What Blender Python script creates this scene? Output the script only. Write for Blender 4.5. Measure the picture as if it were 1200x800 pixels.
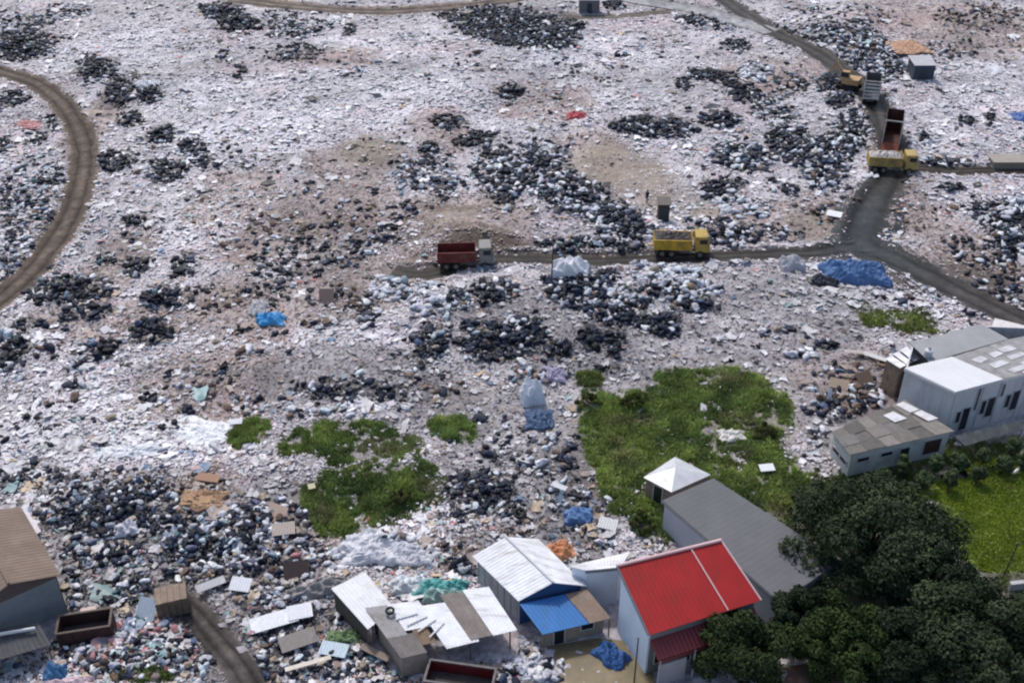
import bpy, bmesh, math, random
import numpy as np
from mathutils import Vector, Matrix

for o in list(bpy.data.objects): bpy.data.objects.remove(o)
SC = bpy.context.scene
COL = SC.collection
R = math.radians
random.seed(7); RNG = np.random.default_rng(11)

# ------------------------------------------------------------------ camera, sky, sun, exposure
FOC, CX, CY, HORIZON, CAMH = 1250., 600., 400., -430., 60.
PITCH = math.atan((CY-HORIZON)/FOC)
cam = bpy.data.cameras.new('camera'); cam.sensor_width = 36; cam.lens = FOC/1200*36
cam.clip_start = 1; cam.clip_end = 6000
camo = bpy.data.objects.new('camera', cam); COL.objects.link(camo)
camo.location = (0, 0, CAMH); camo.rotation_euler = (math.pi/2-PITCH, 0, 0); SC.camera = camo

SUN_EL, SUN_AZ = 56, -25          # the sun stands beyond the dump, a little to the left (azimuth from +Y, clockwise)
W = bpy.data.worlds.new('World'); SC.world = W; W.use_nodes = True
nt = W.node_tree; bg = nt.nodes['Background']
sky = nt.nodes.new('ShaderNodeTexSky'); sky.sky_type = 'NISHITA'; sky.sun_disc = False
sky.sun_elevation = R(SUN_EL); sky.sun_rotation = R(SUN_AZ); sky.air_density = 1.2; sky.dust_density = 3.0
nt.links.new(sky.outputs[0], bg.inputs[0]); bg.inputs[1].default_value = .13
sl = bpy.data.lights.new('sun', 'SUN'); sl.energy = 2.0; sl.angle = R(4); sl.color = (1, .95, .88)
so = bpy.data.objects.new('sun', sl); COL.objects.link(so); so.location = (-40, 120, 90)
sd = Vector((math.sin(R(SUN_AZ))*math.cos(R(SUN_EL)), math.cos(R(SUN_AZ))*math.cos(R(SUN_EL)), math.sin(R(SUN_EL))))
so.rotation_euler = sd.to_track_quat('Z', 'Y').to_euler()
SC.view_settings.view_transform = 'Standard'; SC.view_settings.look = 'None'
SC.view_settings.exposure = 0.36; SC.view_settings.gamma = 1.0
SC.render.engine = 'CYCLES'; SC.cycles.max_bounces = 5; SC.cycles.filter_width = 2.2

# ------------------------------------------------------------------ noise and placing
def _h(ix, iy, s):
    n = (ix.astype(np.int64)*374761393 + iy.astype(np.int64)*668265263 + s*1442695041) & 0xffffffff
    n = ((n ^ (n >> 13))*1274126177) & 0xffffffff
    n = (n ^ (n >> 16))
    return (n & 0xffffff)/float(0xffffff)
def vnoise(x, y, s=0):
    x = np.asarray(x, float); y = np.asarray(y, float)
    ix = np.floor(x); iy = np.floor(y); fx = x-ix; fy = y-iy
    fx = fx*fx*(3-2*fx); fy = fy*fy*(3-2*fy)
    a = _h(ix, iy, s); b = _h(ix+1, iy, s); c = _h(ix, iy+1, s); d = _h(ix+1, iy+1, s)
    return (a*(1-fx)+b*fx)*(1-fy)+(c*(1-fx)+d*fx)*fy
def fbm(x, y, s=0, o=4):
    t = 0; a = .5; n = 0
    for i in range(o):
        t = t+a*vnoise(np.asarray(x)*2**i, np.asarray(y)*2**i, s+i*17); n += a; a *= .55
    return t/n
def sstep(a, b, x):
    t = np.clip((x-a)/(b-a), 0, 1); return t*t*(3-2*t)
cp, sp = math.cos(PITCH), math.sin(PITCH)
def gp(px, py, z=0.):
    """point at height z seen at photo pixel (px, py)"""
    u = (np.asarray(px, float)-CX)/FOC; v = (np.asarray(py, float)-CY)/FOC
    t = (z-CAMH)/(-sp-v*cp)
    return t*u, t*(cp-v*sp)
def V(px, py, z=0.):
    x, y = gp(px, py, z); return Vector((float(x), float(y), float(z)))

# ------------------------------------------------------------------ layout of the dump: roads, heaps, grass, soil
ROADS = {  # name: (points, width, colour)
 'dirt_track_loop': ([(-30,72),(0,84),(40,97),(75,124),(97,165),(96,210),(78,260),(42,312),(0,350),(-40,375)], 3.2, (.088,.068,.056)),
 'haul_road': ([(820,-30),(850,0),(900,34),(960,64),(998,92),(1026,122),(1045,170),(1043,205),(1024,240),(1012,275),(1016,296)], 3.6, (.040,.036,.034)),
 'haul_road_spur': ([(1022,288),(985,293),(950,297),(880,299),(800,302),(700,306),(620,304),(560,306),(500,322),(460,318)], 2.0, (.034,.029,.027)),
 'haul_road_lower': ([(1005,285),(1035,297),(1080,320),(1140,350),(1200,380),(1270,418)], 3.2, (.045,.039,.037)),
 'side_track': ([(1046,196),(1075,197),(1110,201),(1160,200),(1290,200)], 1.9, (.055,.047,.042)),
 'top_track': ([(270,0),(340,8),(420,14),(480,13),(560,6),(640,-6)], 4.2, (.135,.11,.095)),
 'concrete_road': ([(690,-12),(760,3),(815,12),(860,24),(905,38)], 4.6, (.27,.27,.285)),
 'site_lane': ([(660,20),(700,21),(745,18),(785,14)], 2.2, (.13,.115,.10)),
 'yard_track': ([(196,690),(222,712),(250,745),(280,780),(310,830)], 1.7, (.062,.055,.052)),
}
def road_pts(pts):
    a = np.array([[float(c) for c in gp(*q)] for q in pts])
    out = []
    n = len(a)
    for i in range(n-1):          # Catmull-Rom
        p0 = a[max(i-1, 0)]; p1 = a[i]; p2 = a[i+1]; p3 = a[min(i+2, n-1)]
        m = max(2, int(np.linalg.norm(p2-p1)/.6))
        for k in range(m):
            t = k/m
            out.append(.5*((2*p1)+(-p0+p2)*t+(2*p0-5*p1+4*p2-p3)*t*t+(-p0+3*p1-3*p2+p3)*t**3))
    out.append(a[-1]); return np.array(out)
ROADC = {k: road_pts(v[0]) for k, v in ROADS.items()}
def road_dist(x, y):
    """signed clearance to the nearest road edge"""
    d = np.full(np.shape(x), 1e3)
    for k, (pts, w, c) in ROADS.items():
        P = ROADC[k][::3]
        if np.linalg.norm(P[-1]-ROADC[k][-1]) > 0: P = np.vstack([P, ROADC[k][-1:]])
        for a, b in zip(P[:-1], P[1:]):
            ab = b-a; L = ab@ab
            t = np.clip(((x-a[0])*ab[0]+(y-a[1])*ab[1])/L, 0, 1)
            d = np.minimum(d, np.hypot(x-a[0]-t*ab[0], y-a[1]-t*ab[1])-w/2)
    return d

K = 'K'; KW = 'KW'; WH = 'W'; BL = 'BL'; MX = 'MX'; PK = 'PK'; BR = 'BR'
# zone, x, y, rx, ry, rotation, cover, mix       (photo pixels on the ground)
HEAPS = [
 ('upper left corner heap beyond the curved dirt track',18,52,48,20,0,.75,K),('upper left corner heap beyond the curved dirt track',80,14,30,10,0,.3,KW),('upper left corner heap beyond the curved dirt track',30,25,40,10,0,.35,BL),
 ('scattered dark heaps just right of the curved dirt track',262,16,30,10,10,.8,K),('scattered dark heaps just right of the curved dirt track',280,30,25,8,0,.7,K),('scattered dark heaps just right of the curved dirt track',113,82,22,16,0,.8,K),('scattered dark heaps just right of the curved dirt track',140,106,16,20,0,.7,K),('scattered dark heaps just right of the curved dirt track',174,112,15,11,0,.85,K),
 ('scattered dark heaps just right of the curved dirt track',152,140,15,9,0,.7,K),('scattered dark heaps just right of the curved dirt track',190,160,14,11,0,.9,K),('scattered dark heaps just right of the curved dirt track',224,173,16,10,0,.7,K),('scattered dark heaps just right of the curved dirt track',135,190,22,12,0,.8,K),('scattered dark heaps just right of the curved dirt track',194,200,23,15,0,.75,K),('scattered dark heaps just right of the curved dirt track',238,190,7,8,0,.8,K),('scattered dark heaps just right of the curved dirt track',157,259,13,6,0,.95,K),
 ('scattered dark heaps just right of the curved dirt track',262,66,10,8,0,.5,K),('scattered dark heaps just right of the curved dirt track',281,85,9,12,0,.4,K),('heap enclosed by the curved dirt track',15,116,17,9,0,.8,K),('heap enclosed by the curved dirt track',41,163,12,7,0,.9,K),('heap enclosed by the curved dirt track',5,172,9,10,0,.8,K),('heap enclosed by the curved dirt track',60,145,8,12,0,.5,K),('heap enclosed by the curved dirt track',30,225,34,40,0,.38,BL),('heap enclosed by the curved dirt track',18,290,24,45,-15,.5,BL),('heap enclosed by the curved dirt track',62,205,14,18,0,.5,KW),('heap enclosed by the curved dirt track',48,250,12,20,0,.4,BL),
 ('low heap below the brown track at the top',345,33,44,12,-3,.45,KW),('low heap below the brown track at the top',410,36,8,8,0,.8,K),('low heap below the brown track at the top',345,63,32,11,0,.45,K),('low heap below the brown track at the top',330,18,30,6,0,.3,KW),
 ('big dark heap at the top beside the grey cabin',600,32,68,22,6,.85,K),('big dark heap at the top beside the grey cabin',640,45,40,16,0,.85,KW),('big dark heap at the top beside the grey cabin',560,18,45,10,0,.7,K),('big dark heap at the top beside the grey cabin',720,6,12,5,0,.9,K),('big dark heap at the top beside the grey cabin',672,32,12,8,0,.8,K),
 ('small dark heaps left of the long central heap',598,108,15,8,0,.7,K),('small dark heaps left of the long central heap',526,143,22,10,10,.6,K),('small dark heaps left of the long central heap',556,163,24,8,-8,.85,K),('small dark heaps left of the long central heap',503,176,12,9,0,.95,K),('small dark heaps left of the long central heap',505,210,42,24,10,.55,BL),('small dark heaps left of the long central heap',480,245,30,10,0,.35,K),
 ('long central heap',583,205,26,42,-25,.72,KW),('long central heap',628,200,44,28,25,.75,KW),('long central heap',672,228,50,24,28,.8,KW),('long central heap',722,256,42,20,25,.8,KW),('long central heap',640,180,28,14,20,.5,BL),('long central heap',735,272,36,10,0,.7,KW),
 ('curved dark heaps of the pale upper field',835,90,32,8,6,.8,K),('curved dark heaps of the pale upper field',870,110,24,11,20,.85,K),('curved dark heaps of the pale upper field',800,100,9,9,0,.8,K),('curved dark heaps of the pale upper field',765,150,50,12,5,.85,K),('curved dark heaps of the pale upper field',845,142,26,9,0,.85,K),('curved dark heaps of the pale upper field',830,28,38,8,8,.5,KW),('curved dark heaps of the pale upper field',862,54,18,9,0,.6,K),('curved dark heaps of the pale upper field',730,65,10,4,0,.6,K),('curved dark heaps of the pale upper field',885,84,22,12,0,.7,WH),('curved dark heaps of the pale upper field',700,85,40,12,0,.15,BR),
 ('large heap left of the yellow and maroon trucks',870,182,34,17,10,.75,KW),('large heap left of the yellow and maroon trucks',845,220,32,10,-20,.7,K),('large heap left of the yellow and maroon trucks',925,168,26,22,0,.75,K),('large heap left of the yellow and maroon trucks',965,192,30,32,10,.7,BL),('large heap left of the yellow and maroon trucks',998,155,22,24,0,.85,KW),('large heap left of the yellow and maroon trucks',905,128,24,16,0,.5,KW),('large heap left of the yellow and maroon trucks',925,222,10,8,0,.8,K),('large heap left of the yellow and maroon trucks',905,208,10,6,0,.7,K),('large heap left of the yellow and maroon trucks',975,170,35,14,0,.6,KW),('large heap left of the yellow and maroon trucks',970,250,20,12,0,.35,BR),('large heap left of the yellow and maroon trucks',910,270,35,10,0,.35,KW),
 ('heap beside the blue-grey hut',975,42,34,14,15,.5,KW),('heap beside the blue-grey hut',1012,58,30,24,10,.75,BL),('heap beside the blue-grey hut',1040,78,18,18,0,.8,KW),('heap beside the blue-grey hut',970,98,16,10,0,.95,K),('heap beside the blue-grey hut',985,118,16,8,0,.8,K),('heap beside the blue-grey hut',930,42,25,12,0,.3,KW),('heap beside the blue-grey hut',925,100,20,14,0,.45,KW),('heap beside the blue-grey hut',990,20,60,14,0,.25,MX),
 ('pale field right of the haul road',1132,142,9,6,0,.9,K),('pale field right of the haul road',1160,141,6,7,0,.9,K),('pale field right of the haul road',1112,192,28,6,0,.6,K),('pale field right of the haul road',1114,220,16,5,0,.85,K),('pale field right of the haul road',1082,160,6,6,0,.8,K),('pale field right of the haul road',1110,60,40,14,0,.22,BR),('pale field right of the haul road',1150,20,60,16,0,.25,BR),('pale field right of the haul road',1083,170,20,20,0,.3,WH),
 ('mixed heap at the right edge above the road',1178,258,44,22,15,.8,KW),('mixed heap at the right edge above the road',1190,285,30,25,0,.75,KW),('mixed heap at the right edge above the road',1190,240,25,14,0,.7,WH),('brown slope above the lower road',1160,318,44,18,25,.3,BR),('brown slope above the lower road',1120,290,40,14,20,.22,BR),('brown slope above the lower road',1185,345,25,14,0,.4,K),('brown slope above the lower road',1070,255,30,16,0,.2,BR),
 ('dark heaps of the left field below the curved track',124,304,13,7,0,.6,K),('dark heaps of the left field below the curved track',158,314,19,11,-10,.65,K),('dark heaps of the left field below the curved track',80,340,54,18,-5,.75,K),('dark heaps of the left field below the curved track',102,367,36,10,-8,.6,K),('dark heaps of the left field below the curved track',214,313,14,16,0,.55,K),('dark heaps of the left field below the curved track',188,350,24,14,0,.85,K),('dark heaps of the left field below the curved track',178,388,22,15,0,.9,K),('dark heaps of the left field below the curved track',34,382,20,7,0,.7,K),('dark heaps of the left field below the curved track',14,412,22,22,0,.8,K),('dark heaps of the left field below the curved track',117,411,28,11,-18,.85,K),('dark heaps of the left field below the curved track',89,452,8,5,0,.95,K),('dark heaps of the left field below the curved track',177,467,11,6,0,.8,K),('dark heaps of the left field below the curved track',200,498,12,7,0,.7,K),('dark heaps of the left field below the curved track',222,483,10,8,0,.8,K),('dark heaps of the left field below the curved track',240,456,14,8,0,.5,BR),('dark heaps of the left field below the curved track',198,440,5,4,0,.8,K),('dark heaps of the left field below the curved track',90,430,14,10,0,.6,BL),('dark heaps of the left field below the curved track',245,350,40,16,0,.35,BR),('dark heaps of the left field below the curved track',300,400,50,20,0,.12,BR),
 ('brown littered field left of the red truck',360,300,70,26,0,.3,K),('brown littered field left of the red truck',330,265,40,16,0,.25,BR),('brown littered field left of the red truck',420,260,50,24,0,.28,BR),('brown littered field left of the red truck',310,340,30,24,0,.3,K),('brown littered field left of the red truck',390,350,40,18,0,.3,BR),('brown littered field left of the red truck',375,378,20,8,0,.5,BR),('brown littered field left of the red truck',430,285,40,14,0,.35,KW),('brown littered field left of the red truck',270,280,30,20,0,.15,BR),
 ('white sack heap below the red truck',468,338,34,18,5,.7,WH),('white sack heap below the red truck',505,352,30,20,15,.7,WH),('white sack heap below the red truck',432,365,14,20,0,.8,KW),('white sack heap below the red truck',535,355,16,12,0,.7,KW),
 ('sack rows in the clearing',505,402,20,17,20,.85,K),('sack rows in the clearing',580,344,27,15,0,.8,KW),('sack rows in the clearing',590,400,50,22,-6,.85,K),('sack rows in the clearing',560,385,20,9,0,.6,KW),('sack rows in the clearing',612,385,30,14,0,.7,KW),('sack rows in the clearing',655,410,14,8,0,.7,K),
 ('black heap below the white covered bale',680,340,48,22,0,.8,KW),('black heap below the white covered bale',728,352,36,14,0,.85,KW),('black heap below the white covered bale',725,372,36,12,5,.9,K),('black heap below the white covered bale',776,382,22,15,10,.9,K),('black heap below the white covered bale',705,397,30,12,10,.85,K),('black heap below the white covered bale',720,416,8,7,0,.9,K),('black heap below the white covered bale',662,408,7,5,0,.95,K),('black heap below the white covered bale',645,413,8,6,0,.95,K),('black heap below the white covered bale',690,325,40,10,0,.75,KW),
 ('white sack heap by the yellow truck',765,318,28,16,10,.85,WH),('white sack heap by the yellow truck',800,332,34,20,20,.85,WH),('white sack heap by the yellow truck',815,358,26,9,10,.8,K),('white sack heap by the yellow truck',780,340,24,12,30,.7,KW),('white sack heap by the yellow truck',835,345,14,10,0,.5,WH),
 ('north verge of the haul road',672,287,48,8,0,.6,K),('north verge of the haul road',845,272,42,16,10,.78,KW),('north verge of the haul road',870,245,34,12,10,.6,WH),('north verge of the haul road',740,290,24,6,0,.6,K),
 ('grey clearing just above the grass',615,438,20,12,0,.55,MX),('grey clearing just above the grass',378,456,44,12,3,.55,K),('grey clearing just above the grass',455,460,26,12,0,.45,K),('grey clearing just above the grass',385,481,90,7,0,.45,WH),('grey clearing just above the grass',515,455,36,16,0,.22,BR),('grey clearing just above the grass',640,442,16,10,0,.5,MX),('grey clearing just above the grass',720,430,30,8,0,.15,KW),
 ('junk yard by the white shed',970,406,15,5,0,.85,K),('junk yard by the white shed',940,416,18,6,0,.8,WH),('junk yard by the white shed',985,440,30,14,0,.5,BR),('junk yard by the white shed',1000,465,40,24,0,.65,BR),('junk yard by the white shed',985,490,25,8,-12,.7,K),('junk yard by the white shed',958,512,12,12,0,.7,KW),('junk yard by the white shed',1020,425,26,10,0,.35,BR),('junk yard by the white shed',955,470,20,20,0,.3,KW),
 ('dark heap behind the white house',564,575,42,24,8,.88,K),('dark heap behind the white house',540,600,24,12,0,.4,KW),('dark heap behind the white house',590,598,24,10,0,.5,KW),
 ('wet grey ground left of the main grass',650,560,40,24,0,.28,KW),('wet grey ground left of the main grass',680,590,34,18,0,.4,BL),('wet grey ground left of the main grass',640,530,30,30,0,.2,BL),('wet grey ground left of the main grass',620,620,40,12,0,.35,MX),('wet grey ground left of the main grass',690,630,30,14,0,.35,MX),('wet grey ground left of the main grass',600,540,30,10,0,.3,K),
 ('great mixed heap behind the brown roofed house',40,558,48,10,0,.6,K),('great mixed heap behind the brown roofed house',100,575,52,18,5,.55,KW),('great mixed heap behind the brown roofed house',90,605,52,20,0,.75,K),('great mixed heap behind the brown roofed house',140,600,44,30,10,.75,K),('great mixed heap behind the brown roofed house',165,575,40,18,0,.55,KW),('great mixed heap behind the brown roofed house',120,645,48,24,0,.65,BL),('great mixed heap behind the brown roofed house',215,610,40,22,0,.6,KW),('great mixed heap behind the brown roofed house',245,640,54,26,0,.75,BL),('great mixed heap behind the brown roofed house',290,615,40,24,0,.65,BL),('great mixed heap behind the brown roofed house',245,672,50,14,0,.6,MX),('great mixed heap behind the brown roofed house',235,575,34,22,0,.5,BR),('great mixed heap behind the brown roofed house',75,690,30,22,0,.6,BL),('great mixed heap behind the brown roofed house',145,690,36,18,0,.55,KW),('great mixed heap behind the brown roofed house',300,650,30,22,0,.55,BL),('great mixed heap behind the brown roofed house',325,610,40,28,0,.55,MX),('great mixed heap behind the brown roofed house',350,650,40,24,0,.6,MX),('great mixed heap behind the brown roofed house',390,655,30,14,0,.4,WH),
 ('pink and white heap by the track',165,745,58,20,5,.75,PK),('pink and white heap by the track',140,775,60,22,5,.75,PK),('pink and white heap by the track',210,772,40,22,10,.75,PK),('pink and white heap by the track',230,740,26,14,20,.5,PK),('pink and white heap by the track',90,760,30,20,0,.6,MX),
 ('scrap yard left of the patched low shed',320,700,40,20,0,.55,MX),('scrap yard left of the patched low shed',330,740,44,24,0,.5,MX),('scrap yard left of the patched low shed',370,720,40,18,0,.4,MX),('scrap yard left of the patched low shed',325,778,34,24,0,.6,KW),('scrap yard left of the patched low shed',400,770,50,24,0,.5,KW),('scrap yard left of the patched low shed',440,785,40,18,0,.5,MX),('scrap yard left of the patched low shed',300,670,30,14,0,.55,MX),
 ('white heap behind the low shed',450,640,46,18,0,.7,WH),('white heap behind the low shed',525,650,36,14,0,.5,BR),('white heap behind the low shed',545,665,16,12,0,.6,KW),
 ('pale heap beside the blue roof',610,770,30,20,15,.9,WH),('pale heap beside the blue roof',635,785,34,18,10,.85,WH),('pale heap beside the blue roof',600,795,34,14,0,.6,BL),
]
def mound_list():
    out = []
    for z, x, y, rx, ry, rot, c, m in HEAPS:
        gx, gy = gp(x, y); sc = FOC*(cp)/1 ; wx0, _ = gp(x-rx, y); wx1, _ = gp(x+rx, y)
        _, y0 = gp(x, y+ry); _, y1 = gp(x, y-ry)
        a = float(wx1-wx0)/2; b = float(y1-y0)/2
        out.append((float(gx), float(gy), a, b, min(1.1, .20*min(a, b))*c))
    return out
MOUNDS = mound_list()
EARTH = [(530,268,4.2,5.0,1.3),(565,286,4.,2.5,.7),(745,205,5.,6.,.5)]
FLATS = [(36,77,17),(32,72,10),(15,59,11),(12,51,10),(2,55,8),(-6,51,8),(-37,57,9),(46,62,20),(24,52,12)]   # plots of the buildings and gardens
def terrain(x, y, fine=True):
    x = np.asarray(x, float); y = np.asarray(y, float)
    rd = road_dist(x, y)
    near = sstep(-.2, 4.5, rd)
    flat = np.ones_like(x)
    for fx, fy, r in FLATS: flat = np.minimum(flat, sstep(r*.75, r*1.3, np.hypot(x-fx, y-fy)))
    h = (fbm(x/26, y/26, 3)-.5)*2.4+(fbm(x/7, y/7, 9)-.5)*1.3
    m = np.zeros_like(x)
    for gx, gy, a, b, hh in MOUNDS:
        m = m+hh*np.exp(-(((x-gx)/a)**2+((y-gy)/b)**2))
    for px, py, a, b, hh in EARTH:
        gx, gy = gp(px, py); m = m+hh*np.exp(-(((x-gx)/a)**2+((y-gy)/b)**2))
    z = (h+m)*near*flat+m*.4*(1-flat)*near
    z = z+.45*np.exp(-((rd-.9)/.6)**2)*(.3+vnoise(x/2, y/2, 41))*flat     # spoil pushed up along the road edges
    far = sstep(230, 320, y)+sstep(160, 240, np.abs(x)); z = z*(1-np.clip(far, 0, 1)*.8)
    return z-.12*(1-near)
def ground(px, py):
    """points of the terrain surface seen at photo pixels"""
    z = np.zeros(np.shape(px))
    for _ in range(3):
        x, y = gp(px, py, z); z = terrain(x, y)
    return x, y, z
def G(px, py):
    x, y, z = ground(np.array([px], float), np.array([py], float)); return Vector((float(x[0]), float(y[0]), float(z[0])))

GRASS = [   # patch, x, y, rx, ry
 ('main',790,500,98,48),('main',845,455,60,24),('main',745,560,44,66),('main',830,530,84,44),('main',775,600,54,40),('main',880,480,46,38),('main',700,500,20,50),('main',800,440,30,12),('main',900,560,50,36),
 ('sprout',690,440,15,9),('low',415,520,86,26),('low',440,577,78,42),('low',400,600,40,28),('low',480,580,36,32),('low',350,520,24,16),
 ('tuft',528,498,30,17),('tuft',545,503,16,12),('west',292,505,22,17),('east',1020,370,22,14),('east',1072,374,38,16),('east',1085,388,30,8),('foot',168,797,34,8),('lawn',1160,620,60,50),('lawn',1200,600,60,60),('lawn',1240,640,60,60),('lawn',1130,600,30,24),('lawn',1160,650,40,22),
 ('yard',960,590,60,50),('lawn',1130,575,70,16),('yard',1040,560,60,20),('lawn',1180,552,50,18),('yard',1150,534,95,24),('yard',1030,585,60,30),('yard',1190,700,60,30)]
GW = []
for n, x, y, rx, ry in GRASS:
    gx, gy = gp(x, y); w0, _ = gp(x-rx, y); w1, _ = gp(x+rx, y); _, y0 = gp(x, y+ry); _, y1 = gp(x, y-ry)
    GW.append((n, float(gx), float((y0+y1)/2), float(w1-w0)/2, float(y1-y0)/2))
def grass_w(x, y, names=None):
    g = np.zeros(np.shape(x)); wob = (fbm(x/4.5, y/4.5, 77)-.5)*2.0+(fbm(x/1.3, y/1.3, 78)-.5)*1.1
    for n, gx, gy, a, b in GW:
        if names and n not in names: continue
        e = ((x-gx)/a)**2+((y-gy)/b)**2
        g = np.maximum(g, sstep(1.45, .40, e+wob) if n != 'lawn' else sstep(1.15, .8, e+wob*.25))
    return g
def blobw(lst, x, y, s):
    """weights of soft world-space patches, ragged by noise"""
    wob = (fbm(x/4, y/4, s)-.5)*1.3+(fbm(x/1.1, y/1.1, s+5)-.5)*.7
    out = []
    for px, py, rx, ry in lst:
        gx, gy = gp(px, py); w0, _ = gp(px-rx, py); w1, _ = gp(px+rx, py); _, y0 = gp(px, py+ry); _, y1 = gp(px, py-ry)
        a = float(w1-w0)/2; b = float(y1-y0)/2
        out.append(sstep(1.5, .35, ((x-gx)/a)**2+((y-gy)/b)**2+wob))
    return np.clip(np.max(out, axis=0), 0, 1)
BROWN = [(555,262,66,34),(500,250,40,20),(570,285,60,14),(690,180,50,30),(390,245,80,50),(520,150,40,26),(420,190,60,30),(1110,30,110,34),(1140,310,80,40),(1080,260,50,26),(420,330,100,40),(250,450,90,50),(130,375,100,26),(880,265,70,26),(270,230,60,40),(290,360,80,40),(400,72,50,12),(235,575,50,36),(330,640,70,50),(530,650,60,20),(1000,450,70,50),(960,250,60,30),(640,120,60,24),(900,90,60,20),(300,290,40,30),(1060,220,16,50),(960,80,30,18),(110,140,26,40),(130,320,40,70)]
OLIVE = [(745,205,60,32),(700,190,30,20),(790,235,50,22),(430,175,40,20),(850,480,120,60),(700,520,60,70),(560,470,60,30)]
GREY  = [(590,385,90,50),(760,400,120,30),(700,430,120,26),(640,540,70,90),(560,540,60,36),(880,345,120,34),(930,390,90,40),(420,435,130,30),(320,600,60,60),(380,430,60,20),(1020,480,100,60),(600,470,80,30),(550,480,80,40),(160,640,140,90),(300,720,120,90),(860,420,90,22),(620,640,90,30)]
SOIL = [(530,268,34,24),(745,205,48,26),(715,180,24,16),(570,290,50,8),(745,232,40,14),(960,262,40,18)]
BANK = [(590,294,70,7),(700,296,60,6),(1140,322,50,22),(960,300,40,8),(1000,268,14,26)]  # dark soil of the banks, with the north bank's shade painted in
WHITE = [(400,110,170,30),(205,512,66,24),(690,62,110,26),(300,150,90,36),(250,240,60,40),(80,500,110,26),(160,60,90,26),(450,52,80,16),(210,270,80,24),(700,110,90,20),(455,640,60,22),(1130,110,80,50),(620,130,80,20),(1000,350,110,22),(60,530,80,20),(150,480,80,30),(300,115,130,30)]

def heap_w(x, y):
    wob = (fbm(x/3, y/3, 510)-.5)*.9+(fbm(x/.9, y/.9, 511)-.5)*.7
    out = {k: np.zeros(np.shape(x)) for k in ('dark', 'white', 'blue', 'pink', 'brown')}
    for (z, hx, hy, rx, ry, rot, cov, mx), (gx, gy, a, b, hh) in zip(HEAPS, MOUNDS):
        w = sstep(1.5, .5, ((x-gx)/a)**2+((y-gy)/b)**2+wob)*min(1, cov*1.15)
        for k, f in {'K': (('dark', 1.),), 'KW': (('dark', .75), ('white', .3)), 'W': (('white', 1.),), 'BL': (('dark', .6), ('blue', .7)), 'MX': (('dark', .5), ('brown', .4)), 'PK': (('pink', 1.), ('dark', .35)), 'BR': (('dark', .4), ('brown', .9))}[mx]:
            out[k] = np.maximum(out[k], w*f)
    return out

# ------------------------------------------------------------------ materials
MATS = {}
def mat(name, base=(.5,.5,.5), rough=.7, metal=0., var=.12, scale=3., dirt=None, dirt_amt=.4, dirt_scale=.9, bump=0., bump_scale=12., rand=0., attr=False, spec=.35, streak=False):
    if name in MATS: return MATS[name]
    m = bpy.data.materials.new(name); m.use_nodes = True; n = m.node_tree.nodes; l = m.node_tree.links
    b = n['Principled BSDF']; b.inputs['Roughness'].default_value = rough; b.inputs['Metallic'].default_value = metal
    b.inputs['Specular IOR Level'].default_value = spec
    tc = n.new('ShaderNodeTexCoord')
    if attr:
        a = n.new('ShaderNodeAttribute'); a.attribute_name = 'col'; cur = a.outputs['Color']
    else:
        c = n.new('ShaderNodeRGB'); c.outputs[0].default_value = (*base, 1); cur = c.outputs[0]
    def mixc(fac, bcol, mode='MIX'):
        nonlocal cur
        x = n.new('ShaderNodeMix'); x.data_type = 'RGBA'; x.blend_type = mode
        if isinstance(fac, float): x.inputs[0].default_value = fac
        else: l.new(fac, x.inputs[0])
        l.new(cur, x.inputs[6])
        if isinstance(bcol, tuple): x.inputs[7].default_value = (*bcol, 1)
        else: l.new(bcol, x.inputs[7])
        cur = x.outputs[2]
    if var > 0:
        t = n.new('ShaderNodeTexNoise'); t.inputs['Scale'].default_value = scale; t.inputs['Detail'].default_value = 6; t.inputs['Roughness'].default_value = .65
        l.new(tc.outputs['Object'], t.inputs['Vector'])
        r = n.new('ShaderNodeMapRange'); r.inputs[1].default_value = .3; r.inputs[2].default_value = .7; r.inputs[3].default_value = 1-var; r.inputs[4].default_value = 1+var
        l.new(t.outputs[0], r.inputs[0]); cb = n.new('ShaderNodeCombineColor')
        for i in range(3): l.new(r.outputs[0], cb.inputs[i])
        mixc(1., cb.outputs[0], 'MULTIPLY')
    if dirt:
        t = n.new('ShaderNodeTexNoise'); t.inputs['Scale'].default_value = dirt_scale; t.inputs['Detail'].default_value = 8; t.inputs['Roughness'].default_value = .7
        if streak:
            mp = n.new('ShaderNodeMapping'); mp.inputs['Scale'].default_value = streak
            l.new(tc.outputs['Object'], mp.inputs[0]); l.new(mp.outputs[0], t.inputs['Vector'])
        else: l.new(tc.outputs['Object'], t.inputs['Vector'])
        r = n.new('ShaderNodeMapRange'); r.inputs[1].default_value = .5; r.inputs[2].default_value = .68; r.inputs[3].default_value = 0; r.inputs[4].default_value = dirt_amt
        l.new(t.outputs[0], r.inputs[0]); mixc(r.outputs[0], dirt)
    if rand > 0:
        oi = n.new('ShaderNodeObjectInfo'); r = n.new('ShaderNodeMapRange'); r.inputs[3].default_value = 1-rand; r.inputs[4].default_value = 1+rand
        l.new(oi.outputs['Random'], r.inputs[0]); cb = n.new('ShaderNodeCombineColor')
        for i in range(3): l.new(r.outputs[0], cb.inputs[i])
        mixc(1., cb.outputs[0], 'MULTIPLY')
    l.new(cur, b.inputs['Base Color'])
    if bump > 0:
        t = n.new('ShaderNodeTexNoise'); t.inputs['Scale'].default_value = bump_scale; t.inputs['Detail'].default_value = 5
        l.new(tc.outputs['Object'], t.inputs['Vector']); bp = n.new('ShaderNodeBump'); bp.inputs['Strength'].default_value = bump; bp.inputs['Distance'].default_value = .1
        l.new(t.outputs[0], bp.inputs['Height']); l.new(bp.outputs[0], b.inputs['Normal'])
    MATS[name] = m; return m
GRIME = (.16,.13,.11); RUST = (.17,.075,.035)
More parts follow.
